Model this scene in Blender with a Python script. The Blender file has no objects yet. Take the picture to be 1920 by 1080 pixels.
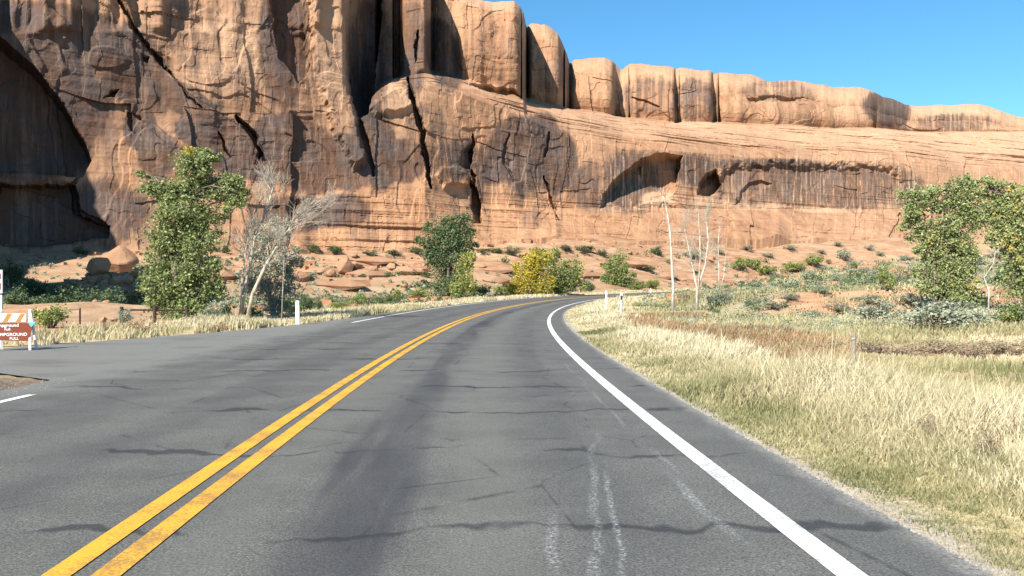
import bpy, bmesh, math, random
import numpy as np
from mathutils import Vector, Matrix

# ---------------------------------------------------------------- camera, sky, sun, exposure
SC = bpy.context.scene
COL = SC.collection
CAMH = 1.45
FPX = 1600.0
cam_d = bpy.data.cameras.new('camera')
cam = bpy.data.objects.new('camera', cam_d)
COL.objects.link(cam)
cam.location = (0, 0, CAMH)
cam.rotation_euler = (math.radians(90), 0, 0)
cam_d.lens = 30.0
cam_d.sensor_width = 36.0
cam_d.clip_start = 0.1
cam_d.clip_end = 6000
SC.camera = cam

SUN = Vector((-0.406, -0.675, 0.616)).normalized()
world = bpy.data.worlds.new('World')
SC.world = world
world.use_nodes = True
wn = world.node_tree
bg = wn.nodes['Background']
sky = wn.nodes.new('ShaderNodeTexSky')
sky.sky_type = 'NISHITA'
sky.sun_disc = False
sky.sun_elevation = math.asin(SUN.z)
sky.sun_rotation = math.atan2(SUN.x, SUN.y)
sky.altitude = 1300
sky.air_density = 1.0
sky.dust_density = 0.0
sky.ozone_density = 6.0
hs = wn.nodes.new('ShaderNodeHueSaturation')
hs.inputs['Saturation'].default_value = 1.12
hs.inputs['Hue'].default_value = 0.485
wn.links.new(sky.outputs['Color'], hs.inputs['Color'])
wn.links.new(hs.outputs['Color'], bg.inputs['Color'])
bg.inputs['Strength'].default_value = 0.088
sl = bpy.data.lights.new('sun', 'SUN')
sl.energy = 5.0
sl.angle = math.radians(0.53)
sl.color = (1.0, 0.93, 0.82)
so = bpy.data.objects.new('sun', sl)
COL.objects.link(so)
so.rotation_euler = SUN.to_track_quat('Z', 'Y').to_euler()
so.location = (-60, -80, 80)

SC.view_settings.view_transform = 'Standard'
SC.view_settings.look = 'None'
SC.view_settings.gamma = 1.0
SC.view_settings.use_curve_mapping = False
SC.view_settings.exposure = 1.12
SC.cycles.max_bounces = 6
SC.cycles.diffuse_bounces = 1
SC.cycles.transparent_max_bounces = 6

# ---------------------------------------------------------------- helpers
RNG = np.random.default_rng(7)
random.seed(7)


def _hash(ix, iy, iz, seed):
    h = (ix.astype(np.uint32) * np.uint32(374761393) + iy.astype(np.uint32) * np.uint32(668265263)
         + iz.astype(np.uint32) * np.uint32(2147483647) + np.uint32(seed) * np.uint32(1274126177))
    h = (h ^ (h >> np.uint32(13))) * np.uint32(1274126177)
    h = (h ^ (h >> np.uint32(16))) * np.uint32(2246822519)
    h = h ^ (h >> np.uint32(15))
    return h.astype(np.float32) / np.float32(2147483648.0) - np.float32(1.0)


def vnoise(x, y, z, seed=0):
    x, y, z = (np.asarray(a, dtype=np.float32) for a in (x, y, z))
    x, y, z = np.broadcast_arrays(x, y, z)
    fx, fy, fz = np.floor(x), np.floor(y), np.floor(z)
    ix, iy, iz = fx.astype(np.int64), fy.astype(np.int64), fz.astype(np.int64)
    tx, ty, tz = x - fx, y - fy, z - fz
    tx, ty, tz = (t * t * t * (t * (t * 6 - 15) + 10) for t in (tx, ty, tz))
    with np.errstate(over='ignore'):
        c = [[[_hash(ix + a, iy + b, iz + d, seed) for d in (0, 1)] for b in (0, 1)] for a in (0, 1)]
    l = lambda p, q, t: p + (q - p) * t
    return l(l(l(c[0][0][0], c[0][0][1], tz), l(c[0][1][0], c[0][1][1], tz), ty),
             l(l(c[1][0][0], c[1][0][1], tz), l(c[1][1][0], c[1][1][1], tz), ty), tx)


def fbm(x, y, z, octaves=4, seed=0, gain=0.5):
    s, a, f = 0, 1.0, 1.0
    for k in range(octaves):
        s = s + a * vnoise(np.asarray(x) * f, np.asarray(y) * f, np.asarray(z) * f, seed + k * 17)
        a *= gain
        f *= 2.03
    return s


def sstep(a, b, x):
    t = np.clip((np.asarray(x, dtype=np.float64) - a) / (b - a), 0, 1)
    return t * t * (3 - 2 * t)


def mesh_np(name, V, faces, attrs=None, smooth=False, uv=None):
    """V (n,3); faces = list of int arrays (m,k); attrs = {name: (domain, values)}"""
    me = bpy.data.meshes.new(name)
    V = np.asarray(V, dtype=np.float32)
    me.vertices.add(len(V))
    me.vertices.foreach_set('co', V.ravel())
    tot = np.concatenate([np.full(len(f), f.shape[1], dtype=np.int32) for f in faces])
    idx = np.concatenate([f.ravel() for f in faces]).astype(np.int32)
    st = np.concatenate([[0], np.cumsum(tot)[:-1]]).astype(np.int32)
    me.loops.add(len(idx))
    me.loops.foreach_set('vertex_index', idx)
    me.polygons.add(len(tot))
    me.polygons.foreach_set('loop_start', st)
    me.polygons.foreach_set('loop_total', tot)
    me.polygons.foreach_set('use_smooth', np.full(len(tot), bool(smooth)))
    if uv is not None:
        l = me.uv_layers.new(name='UVMap')
        l.data.foreach_set('uv', np.asarray(uv, dtype=np.float32)[idx].ravel())
    me.update(calc_edges=True)
    for k, (dom, val) in (attrs or {}).items():
        a = me.attributes.new(k, 'FLOAT', dom)
        a.data.foreach_set('value', np.asarray(val, dtype=np.float32).ravel())
    return me


def add(name, me, m=None, parent=None, label=None, cat=None, group=None, kind=None, loc=None, rotz=0.0, scale=None):
    o = bpy.data.objects.new(name, me)
    COL.objects.link(o)
    if m is not None and me is not None and not me.materials:
        me.materials.append(m)
    if parent is not None:
        o.parent = parent
    if loc is not None:
        o.location = loc
    if rotz:
        o.rotation_euler = (0, 0, rotz)
    if scale is not None:
        o.scale = scale if hasattr(scale, '__len__') else (scale,) * 3
    if label:
        o['label'] = label
    if cat:
        o['category'] = cat
    if group:
        o['group'] = group
    if kind:
        o['kind'] = kind
    return o


def thing(name, label, cat, loc=(0, 0, 0), rotz=0.0, group=None):
    return add(name, None, None, None, label, cat, group, None, loc, rotz)


def grid_faces(nu, nv):
    i = np.arange(nu - 1)[:, None] * nv + np.arange(nv - 1)[None, :]
    i = i.ravel()
    return np.stack([i, i + nv, i + nv + 1, i + 1], 1)


class MB:
    """collects boxes, tubes and prisms into one mesh"""
    def __init__(self):
        self.v, self.f = [], []

    def raw(self, vs, fs):
        b = len(self.v)
        self.v += [tuple(p) for p in vs]
        self.f += [tuple(b + i for i in f) for f in fs]
        return self

    def box(self, c, s, rot=None):
        vs = []
        for dx in (-.5, .5):
            for dy in (-.5, .5):
                for dz in (-.5, .5):
                    p = Vector((dx * s[0], dy * s[1], dz * s[2]))
                    if rot is not None:
                        p = rot @ p
                    vs.append(p + Vector(c))
        return self.raw(vs, [(0, 1, 3, 2), (4, 6, 7, 5), (0, 4, 5, 1), (2, 3, 7, 6), (0, 2, 6, 4), (1, 5, 7, 3)])

    def tube(self, pts, rad, n=6, cap=True):
        pts = [Vector(p) for p in pts]
        rings = []
        for k, p in enumerate(pts):
            d = (pts[min(k + 1, len(pts) - 1)] - pts[max(k - 1, 0)])
            d = d.normalized() if d.length > 1e-9 else Vector((0, 0, 1))
            a = d.orthogonal().normalized()
            b = d.cross(a)
            r = rad[k] if hasattr(rad, '__len__') else rad
            rings.append([p + (a * math.cos(t) + b * math.sin(t)) * r for t in (2 * math.pi * j / n for j in range(n))])
        vs = [p for r in rings for p in r]
        fs = []
        for k in range(len(pts) - 1):
            for j in range(n):
                fs.append((k * n + j, k * n + (j + 1) % n, (k + 1) * n + (j + 1) % n, (k + 1) * n + j))
        if cap:
            fs.append(tuple(reversed(range(n))))
            fs.append(tuple((len(pts) - 1) * n + j for j in range(n)))
        return self.raw(vs, fs)

    def prism(self, outline, y0, y1):
        """outline in x,z; extruded along y"""
        n = len(outline)
        vs = [(x, y0, z) for x, z in outline] + [(x, y1, z) for x, z in outline]
        fs = [tuple(range(n)), tuple(reversed(range(n, 2 * n)))]
        fs += [(i, i + n, (i + 1) % n + n, (i + 1) % n) for i in range(n)]
        return self.raw(vs, fs)

    def mesh(self, name, smooth=False):
        me = bpy.data.meshes.new(name)
        me.from_pydata(self.v, [], self.f)
        me.update()
        bm = bmesh.new()
        bm.from_mesh(me)
        bmesh.ops.recalc_face_normals(bm, faces=bm.faces)
        bm.to_mesh(me)
        bm.free()
        if smooth:
            me.polygons.foreach_set('use_smooth', [True] * len(me.polygons))
        return me

    def build(self, name, m, parent=None, smooth=False, **k):
        return add(name, self.mesh(name, smooth), m, parent, **k)


# ---------------------------------------------------------------- materials
class NT:
    def __init__(self, name):
        self.m = bpy.data.materials.new(name)
        self.m.use_nodes = True
        self.t = self.m.node_tree
        self.b = self.t.nodes['Principled BSDF']
        self.out = self.t.nodes['Material Output']

    def n(self, typ, props=None, **ins):
        nd = self.t.nodes.new('ShaderNode' + typ)
        for k, v in (props or {}).items():
            setattr(nd, k, v)
        for k, v in ins.items():
            key = int(k[1:]) if k[0] == 'i' and k[1:].isdigit() else k
            self.set(nd.inputs[key], v)
        return nd

    def set(self, sock, v):
        if isinstance(v, bpy.types.NodeSocket):
            self.t.links.new(v, sock)
        elif isinstance(v, bpy.types.Node):
            self.t.links.new(v.outputs[0], sock)
        else:
            sock.default_value = v

    def math(self, op, a, b=0.0, clamp=False):
        return self.n('Math', {'operation': op, 'use_clamp': clamp}, i0=a, i1=b).outputs[0]

    def remap(self, x, a, b, c=0.0, d=1.0, smooth=True):
        nd = self.n('MapRange', {'interpolation_type': 'SMOOTHSTEP' if smooth else 'LINEAR'}, i0=x, i1=a, i2=b, i3=c, i4=d)
        return nd.outputs[0]

    def noise(self, vec, scale, detail=4.0, rough=0.55, dist=0.0):
        nd = self.n('TexNoise', None, Vector=vec, Scale=scale, Detail=detail, Roughness=rough, Distortion=dist)
        return nd.outputs[0]

    def mapping(self, vec, scale=(1, 1, 1), loc=(0, 0, 0), rot=(0, 0, 0)):
        return self.n('Mapping', None, Vector=vec, Location=loc, Rotation=rot, Scale=scale).outputs[0]

    def pos(self):
        return self.n('NewGeometry').outputs['Position']

    def obj(self):
        return self.n('TexCoord').outputs['Object']

    def uv(self):
        return self.n('TexCoord').outputs['UV']

    def attr(self, name):
        return self.n('Attribute', {'attribute_name': name}).outputs['Fac']

    def ramp(self, fac, stops):
        nd = self.n('ValToRGB', None, Fac=fac)
        e = nd.color_ramp.elements
        while len(e) < len(stops):
            e.new(0.5)
        for i, (p, c) in enumerate(stops):
            e[i].position = p
            e[i].color = tuple(c) + (1.0,)
        return nd.outputs[0]

    def mix(self, fac, a, b, blend='MIX'):
        nd = self.n('Mix', {'data_type': 'RGBA', 'blend_type': blend})
        self.set(nd.inputs[0], fac)
        for s, v in ((nd.inputs[6], a), (nd.inputs[7], b)):
            self.set(s, tuple(v) + (1.0,) if isinstance(v, tuple) and len(v) == 3 else v)
        return nd.outputs[2]

    def bump(self, height, strength=0.5, dist=0.1):
        return self.n('Bump', None, Height=height, Strength=strength, Distance=dist).outputs[0]

    def done(self, color, rough=0.9, normal=None, spec=0.2, **kw):
        self.set(self.b.inputs['Base Color'], tuple(color) + (1.0,) if isinstance(color, tuple) and len(color) == 3 else color)
        self.set(self.b.inputs['Roughness'], rough)
        self.set(self.b.inputs['Specular IOR Level'], spec)
        if normal is not None:
            self.set(self.b.inputs['Normal'], normal)
        for k, v in kw.items():
            self.set(self.b.inputs[k], v)
        return self.m


def m_rock():
    T = NT('sandstone')
    p = T.pos()
    big = T.noise(p, 0.045, 4, 0.6)
    mid = T.noise(p, 0.35, 5, 0.62)
    fine = T.noise(p, 2.2, 5, 0.65)
    strata = T.noise(T.mapping(p, (0.05, 0.05, 1.3)), 1.0, 4, 0.6, 0.4)
    base = T.ramp(big, [(0.3, (0.205, 0.108, 0.063)), (0.5, (0.28, 0.158, 0.094)), (0.7, (0.355, 0.215, 0.133))])
    warm = T.ramp(big, [(0.3, (0.25, 0.12, 0.062)), (0.5, (0.34, 0.178, 0.095)), (0.7, (0.415, 0.24, 0.138))])
    base = T.mix(T.math('MULTIPLY', T.attr('warm'), T.remap(mid, 0.3, 0.7, 0.7, 1.0)), base, warm)
    base = T.mix(T.remap(mid, 0.35, 0.7), base, T.mix(T.attr('warm'), (0.335, 0.20, 0.122), (0.40, 0.225, 0.125)))
    base = T.mix(T.math('MULTIPLY', T.math('MULTIPLY', T.remap(strata, 0.5, 0.72), T.remap(T.attr('warm'), 0.0, 1.0, 0.12, 0.5)), 1.0), base, (0.36, 0.165, 0.085))
    base = T.mix(T.math('MULTIPLY', T.remap(fine, 0.52, 0.75), 0.45), base, (0.30, 0.15, 0.09))
    # bleached sand and slickrock
    base = T.mix(T.math('MULTIPLY', T.attr('pale'), T.remap(mid, 0.2, 0.65, 0.6, 1.0)), base, (0.47, 0.30, 0.19))
    # desert varnish and painted recess shade: long vertical streaks inside patches
    zz = T.n('SeparateXYZ', None, Vector=p).outputs[2]
    av = T.n('CombineXYZ', None, X=T.attr('along'), Y=T.math('MULTIPLY', mid, 0.6), Z=zz).outputs[0]
    st = T.noise(T.mapping(av, (1.0, 1.0, 0.06)), 0.5, 5, 0.62, 0.3)
    st2 = T.noise(T.mapping(av, (1.0, 1.0, 0.07)), 1.3, 3, 0.6)
    v = T.attr('varn_shade')
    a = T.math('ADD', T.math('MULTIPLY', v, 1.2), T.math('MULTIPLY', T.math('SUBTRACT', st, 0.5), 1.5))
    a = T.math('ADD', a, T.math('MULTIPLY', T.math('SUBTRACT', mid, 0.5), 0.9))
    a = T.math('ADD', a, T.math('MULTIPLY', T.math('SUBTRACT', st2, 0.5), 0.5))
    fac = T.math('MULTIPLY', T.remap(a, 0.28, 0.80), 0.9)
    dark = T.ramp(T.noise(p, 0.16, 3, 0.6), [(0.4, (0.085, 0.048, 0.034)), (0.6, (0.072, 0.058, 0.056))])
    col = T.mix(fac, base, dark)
    # pale mineral drips
    dr = T.math('MULTIPLY', T.remap(T.math('ADD', T.math('MULTIPLY', st2, 0.6), T.math('MULTIPLY', st, 0.45)), 0.50, 0.66), T.math('MULTIPLY', T.attr('drip'), T.remap(mid, 0.3, 0.65, 0.25, 0.75)))
    col = T.mix(dr, col, (0.48, 0.32, 0.21))
    h = T.math('ADD', T.math('MULTIPLY', mid, 0.7), T.math('MULTIPLY', fine, 0.35))
    nrm = T.bump(h, 0.5, 0.3)
    nrm = T.n('Bump', None, Height=strata, Strength=T.remap(T.attr('warm'), 0.0, 1.0, 0.08, 0.35), Distance=0.35, Normal=nrm).outputs[0]
    return T.done(col, 0.92, nrm, 0.15)


def m_ground():
    T = NT('desert_ground')
    p = T.pos()
    big = T.noise(p, 0.06, 4, 0.6)
    mid = T.noise(p, 0.55, 5, 0.65)
    fine = T.noise(p, 7.0, 5, 0.7)
    col = T.ramp(mid, [(0.3, (0.26, 0.15, 0.088)), (0.5, (0.37, 0.235, 0.145)), (0.7, (0.46, 0.315, 0.205))])
    col = T.mix(T.math('MULTIPLY', T.remap(fine, 0.5, 0.75), 0.5), col, (0.26, 0.15, 0.09))
    straw = T.ramp(fine, [(0.3, (0.34, 0.27, 0.14)), (0.7, (0.56, 0.46, 0.28))])
    g = T.math('MULTIPLY', T.attr('straw'), T.remap(mid, 0.25, 0.6, 0.55, 1.0))
    col = T.mix(g, col, straw)
    sg = T.ramp(fine, [(0.3, (0.19, 0.195, 0.115)), (0.7, (0.44, 0.42, 0.29))])
    g = T.math('MULTIPLY', T.attr('scrub'), T.remap(T.math('ADD', T.math('MULTIPLY', big, 0.4), T.math('MULTIPLY', mid, 0.6)), 0.36, 0.6))
    col = T.mix(g, col, sg)
    rk = T.noise(T.mapping(p, (0.12, 0.12, 1.1)), 1.0, 5, 0.7, 1.2)
    rc = T.ramp(rk, [(0.35, (0.23, 0.118, 0.066)), (0.5, (0.35, 0.205, 0.122)), (0.66, (0.45, 0.295, 0.19))])
    col = T.mix(T.math('MULTIPLY', T.attr('rocky'), T.remap(big, 0.3, 0.55, 0.45, 1.0)), col, rc)
    gr = T.ramp(T.noise(p, 22, 3, 0.7), [(0.3, (0.17, 0.155, 0.14)), (0.7, (0.48, 0.45, 0.41))])
    col = T.mix(T.attr('gravel'), col, gr)
    col = T.mix(T.attr('soil'), col, T.ramp(fine, [(0.35, (0.06, 0.052, 0.045)), (0.65, (0.17, 0.145, 0.12))]))
    return T.done(col, 0.95, T.bump(T.math('ADD', mid, T.math('MULTIPLY', fine, 0.4)), 0.8, 0.15), 0.1)


def m_asphalt():
    T = NT('asphalt')
    uv = T.uv()     # x = metres right of the centre line, y = metres along it
    p = T.pos()
    sep = T.n('SeparateXYZ', None, Vector=uv)
    tx, sy = sep.outputs[0], sep.outputs[1]
    fine = T.noise(p, 60, 3, 0.75)
    mid = T.noise(p, 1.1, 5, 0.6)
    spk = T.n('TexVoronoi', None, Vector=p, Scale=75.0)
    col = T.ramp(fine, [(0.34, (0.042, 0.043, 0.041)), (0.5, (0.096, 0.097, 0.09)), (0.66, (0.22, 0.22, 0.204))])
    col = T.mix(T.math('MULTIPLY', T.remap(spk.outputs['Color'], 0.72, 0.9), 0.45), col, (0.27, 0.265, 0.245))
    gr = T.noise(p, 19, 3, 0.7)
    col = T.mix(T.remap(gr, 0.40, 0.66, 0.0, 0.55), col, (0.145, 0.145, 0.13))
    col = T.mix(T.remap(mid, 0.3, 0.75, 0.0, 0.5), col, (0.054, 0.056, 0.054), 'MIX')
    # polished wheel tracks and the oily strips beside them
    lw = T.noise(T.mapping(uv, (1.3, 0.10, 1)), 1.0, 4, 0.6)
    w = T.math('ADD', tx, T.math('MULTIPLY', T.math('SUBTRACT', lw, 0.5), 1.1))

    def band(c, hw):
        return T.remap(T.math('ABSOLUTE', T.math('SUBTRACT', w, c)), hw * 0.25, hw, 1.0, 0.0)
    dk = T.math('ADD', band(1.2, 0.42), T.math('ADD', T.math('MULTIPLY', band(2.9, 0.4), 0.35), T.math('MULTIPLY', band(-1.3, 0.5), 0.45)))
    dk = T.math('ADD', dk, T.math('MULTIPLY', band(-2.9, 0.5), 0.4))
    dk = T.math('MULTIPLY', dk, T.remap(T.noise(T.mapping(uv, (0.6, 0.16, 1)), 1.0, 3, 0.6), 0.36, 0.62, 0.4, 1.0))
    col = T.mix(T.math('MULTIPLY', dk, 0.8, True), col, (0.034, 0.036, 0.042))
    lt = T.math('MULTIPLY', T.math('ADD', band(2.0, 0.5), T.math('MULTIPLY', band(0.45, 0.3), 0.7)), 0.32)
    col = T.mix(lt, col, (0.155, 0.153, 0.138))
    # sealed cross cracks, wandering across the lanes
    wob = T.math('MULTIPLY', T.math('SUBTRACT', T.noise(T.mapping(uv, (0.55, 0.22, 1)), 1.0, 4, 0.62), 0.5), 2.2)
    ph = T.math('PINGPONG', T.math('ADD', sy, wob), 1.25)
    wid = T.math('MULTIPLY', T.remap(T.noise(T.mapping(uv, (0.7, 0.9, 1)), 1.0, 2), 0.40, 0.70, 0.0, 1.0), 0.12)
    ck = T.math('LESS_THAN', ph, wid)
    ck = T.remap(T.math('SUBTRACT', wid, ph), -0.03, 0.05)
    ck = T.math('MULTIPLY', ck, T.remap(wid, 0.0, 0.05))
    col = T.mix(T.math('MULTIPLY', ck, 0.72), col, (0.022, 0.023, 0.027))
    # fine cracking
    vor = T.n('TexVoronoi', {'feature': 'DISTANCE_TO_EDGE'}, Vector=T.mapping(uv, (0.8, 0.55, 1)), Scale=0.8)
    vc = T.math('MULTIPLY', T.remap(vor.outputs[0], 0.0, 0.012, 1.0, 0.0), T.remap(mid, 0.45, 0.6, 0.0, 0.7))
    col = T.mix(vc, col, (0.03, 0.03, 0.03))
    # white paint carried off the edge line by tyres
    def smear(c0, slope, hw, y0, y1, k):
        wv = T.math('MULTIPLY', T.math('SUBTRACT', T.noise(T.mapping(uv, (0.3, 0.5, 1), (k * 3.1, k, 0)), 1.0, 3), 0.5), 0.28)
        cc = T.math('ADD', T.math('ADD', T.math('MULTIPLY', T.math('SUBTRACT', sy, y0), slope), c0), wv)
        a = T.remap(T.math('ABSOLUTE', T.math('SUBTRACT', tx, cc)), hw * 0.3, hw, 1.0, 0.0)
        b = T.math('MULTIPLY', T.remap(sy, y0 - 0.6, y0 + 0.5), T.remap(sy, y1 - 1.2, y1, 1.0, 0.0))
        br = T.remap(T.noise(p, 40, 3, 0.75), 0.46, 0.66)
        br2 = T.remap(T.noise(T.mapping(uv, (4, 0.8, 1)), 1.0, 3), 0.34, 0.62)
        return T.math('MULTIPLY', T.math('MULTIPLY', a, b), T.math('MULTIPLY', br, br2))
    s = T.math('ADD', smear(3.53, -0.01, 0.06, 2.5, 7.2, 1.0), smear(2.55, 0.14, 0.045, 4.0, 8.8, 2.0))
    s = T.math('ADD', s, smear(2.72, 0.11, 0.03, 4.2, 8.0, 3.0))
    s = T.math('ADD', s, T.math('MULTIPLY', smear(3.55, 0.0, 0.035, 6.5, 17.0, 4.0), 0.6))
    s = T.math('ADD', s, T.math('MULTIPLY', smear(2.3, 0.1, 0.05, 3.6, 6.0, 5.0), 0.8))
    col = T.mix(T.math('MULTIPLY', s, 0.5, True), col, (0.58, 0.62, 0.63))
    # crumbling edge with grit
    e = T.remap(T.math('ADD', tx, T.math('MULTIPLY', T.math('SUBTRACT', mid, 0.5), 0.5)), 4.42, 4.62)
    grit = T.ramp(T.noise(p, 34, 3, 0.75), [(0.35, (0.09, 0.088, 0.08)), (0.65, (0.30, 0.29, 0.265))])
    col = T.mix(e, col, grit)
    jn = T.math('ADD', tx, T.math('MULTIPLY', T.math('SUBTRACT', mid, 0.5), 1.6))
    jn = T.math('MULTIPLY', T.remap(jn, -4.7, -3.5, 1.0, 0.0), T.math('MULTIPLY', T.remap(sy, 9.0, 13.0), T.remap(sy, 30.0, 42.0, 1.0, 0.0)))
    col = T.mix(jn, col, T.ramp(fine, [(0.32, (0.10, 0.10, 0.094)), (0.5, (0.16, 0.16, 0.15)), (0.68, (0.24, 0.238, 0.222))]))
    rough = T.remap(dk, 0.0, 1.0, 0.72, 0.6)
    return T.done(col, rough, T.bump(fine, 0.55, 0.012), 0.35)


def m_paint(name, c, wear=0.55):
    T = NT(name)
    p = T.pos()
    f = T.noise(p, 48, 3, 0.75)
    g = T.noise(p, 2.2, 4, 0.65)
    a = T.math('ADD', T.math('MULTIPLY', f, 0.6), T.math('MULTIPLY', g, 0.55))
    col = T.mix(T.remap(a, wear, wear + 0.16, 1.0, 0.0) if wear > 0 else 0.0, c, tuple(x * 0.42 + 0.04 for x in c))
    return T.done(col, 0.7, T.bump(f, 0.5, 0.008), 0.3)


def m_leaf(name, stops, trans=0.35, rough=0.6):
    T = NT(name)
    col = T.ramp(T.attr('t'), stops)
    T.done(col, rough, None, 0.25)
    tr = T.n('BsdfTranslucent', None, Color=col)
    mx = T.n('MixShader', None, i0=trans, i1=T.b.outputs[0], i2=tr.outputs[0])
    T.t.links.new(mx.outputs[0], T.out.inputs['Surface'])
    return T.m


def m_plain(name, c, rough=0.7, var=0.25, scale=6.0, spec=0.3, metal=0.0):
    T = NT(name)
    p = T.obj()
    f = T.noise(p, scale, 5, 0.65)
    col = T.mix(T.remap(f, 0.35, 0.75, 0.0, var), tuple(c), tuple(x * 0.35 for x in c))
    return T.done(col, rough, T.bump(f, 0.3, 0.01), spec, Metallic=metal)


def m_bark(name, c1, c2):
    T = NT(name)
    p = T.obj()
    f = T.noise(T.mapping(p, (6, 6, 1.6)), 1.5, 5, 0.65)
    col = T.ramp(f, [(0.35, c1), (0.62, c2)])
    return T.done(col, 0.9, T.bump(f, 0.7, 0.03), 0.15)


M = {}
M['rock'] = m_rock()
M['ground'] = m_ground()
M['asphalt'] = m_asphalt()
M['white_paint'] = m_paint('white_road_paint', (0.76, 0.76, 0.74), 0.47)
M['yellow_paint'] = m_paint('yellow_road_paint', (0.66, 0.34, 0.035), 0.46)
# ---------------------------------------------------------------- road line
RAD = 390.0
SB0, SB1 = -40.0, 300.0
_s = np.arange(SB0, SB1 + 0.01, 1.0)
_h = -0.056 + _s / RAD + np.maximum(_s - 95, 0) * (1 / 170.0 - 1 / RAD)      # heading right of +Y; the bend tightens
_i0 = int(round(-SB0))
_cx = np.concatenate([[0], np.cumsum(np.sin((_h[1:] + _h[:-1]) / 2))])
_cy = np.concatenate([[0], np.cumsum(np.cos((_h[1:] + _h[:-1]) / 2))])
_cx += -1.95 - _cx[_i0]
_cy += 0.0 - _cy[_i0]


def road_zc(s):
    return 0.00004 * np.maximum(np.asarray(s, float) - 50, 0) ** 2


def road_bank(s):
    return 0.022 * sstep(10, 60, s)


def road_pt(s, t, dz=0.0):
    s = np.asarray(s, float)
    x = np.interp(s, _s, _cx)
    y = np.interp(s, _s, _cy)
    h = np.interp(s, _s, _h)
    t = np.asarray(t, float) + 0 * s
    z = road_zc(s) - road_bank(s) * np.clip(t, -5.2, 5.2) + dz
    return np.stack([x + np.cos(h) * t, y - np.sin(h) * t, z], -1)


def road_coords(x, y):
    """nearest s and signed lateral t of plan points"""
    x = np.asarray(x, float)
    y = np.asarray(y, float)
    sh = x.shape
    x, y = x.ravel(), y.ravel()
    s = np.zeros(len(x))
    for a in range(0, len(x), 20000):
        d = (x[a:a + 20000, None] - _cx[None, ::3]) ** 2 + (y[a:a + 20000, None] - _cy[None, ::3]) ** 2
        s[a:a + 20000] = _s[::3][np.argmin(d, 1)]
    for _ in range(2):
        px, py, h = np.interp(s, _s, _cx), np.interp(s, _s, _cy), np.interp(s, _s, _h)
        s = np.clip(s + (x - px) * np.sin(h) + (y - py) * np.cos(h), SB0, SB1)
    px, py, h = np.interp(s, _s, _cx), np.interp(s, _s, _cy), np.interp(s, _s, _h)
    t = (x - px) * np.cos(h) - (y - py) * np.sin(h)
    d = np.hypot(x - px, y - py)
    t = np.where(np.abs(t) < d - 0.5, np.sign(t) * d, t)
    return s.reshape(sh), t.reshape(sh)


# paved mouth of the side road on the left
APRON = [(-2.6, 3.0), (-6.9, 3.0), (-6.95, 11.5), (-7.3, 13.5), (-9.2, 14.9), (-14, 14.6), (-26, 13.0), (-60, 9.0),
         (-60, 15.5), (-26, 19.0), (-16, 19.3), (-12.4, 20.0), (-10.8, 24.0), (-9.2, 28.5), (-8.2, 33), (-7.6, 38), (-7.0, 46), (-6.2, 52), (-2.4, 52)]


def poly_sdf(x, y, pts):
    x = np.asarray(x, float)
    y = np.asarray(y, float)
    d = np.full(x.shape, 1e18)
    ins = np.zeros(x.shape, bool)
    n = len(pts)
    for i in range(n):
        ax, ay = pts[i]
        bx, by = pts[(i + 1) % n]
        ex, ey = bx - ax, by - ay
        t = np.clip(((x - ax) * ex + (y - ay) * ey) / (ex * ex + ey * ey + 1e-12), 0, 1)
        d = np.minimum(d, (x - ax - ex * t) ** 2 + (y - ay - ey * t) ** 2)
        c = (ay > y) != (by > y)
        with np.errstate(divide='ignore', invalid='ignore'):
            xi = ax + (y - ay) * ex / (ey if ey != 0 else 1e-9)
        ins ^= c & (x < xi)
    return np.where(ins, -np.sqrt(d), np.sqrt(d))


def line_dist(x, y, pts):
    """distance to a polyline and the parameter 0..1 along it"""
    d = np.full(x.shape, 1e18)
    par = np.zeros(x.shape)
    L = [0.0]
    for i in range(len(pts) - 1):
        L.append(L[-1] + math.hypot(pts[i + 1][0] - pts[i][0], pts[i + 1][1] - pts[i][1]))
    for i in range(len(pts) - 1):
        ax, ay = pts[i][:2]
        ex, ey = pts[i + 1][0] - ax, pts[i + 1][1] - ay
        t = np.clip(((x - ax) * ex + (y - ay) * ey) / (ex * ex + ey * ey + 1e-12), 0, 1)
        q = (x - ax - ex * t) ** 2 + (y - ay - ey * t) ** 2
        m = q < d
        d = np.where(m, q, d)
        par = np.where(m, (L[i] + t * (L[i + 1] - L[i])) / L[-1], par)
    return np.sqrt(d), par


# ---------------------------------------------------------------- cliff plan and profile tables
# column key, plan x, plan y of the foot of the wall (the first ones form the spur left of the road)
FOOT = [(-1500, -150, 14), (-1250, -100, 16), (-1100, -72, 20), (-980, -62, 27), (-880, -59, 38), (-760, -63, 52), (-620, -80, 74),
        (-480, -87, 95), (-340, -87, 110), (-180, -84, 122), (0, -76.8, 128)]
for u_, d_ in ((150, 134), (300, 141), (450, 148), (600, 156), (750, 164), (900, 174), (1050, 187), (1200, 203),
               (1350, 222), (1500, 240), (1700, 265), (1920, 292), (2200, 330), (2600, 390), (3000, 480)):
    FOOT.append((u_, (u_ - 960) / FPX * d_, d_))
FOOT = np.array(FOOT, float)


def depth_of(u):
    return np.interp(u, np.concatenate([[-1500], FOOT[10:, 0]]), np.concatenate([[128], FOOT[10:, 2]]))


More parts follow.
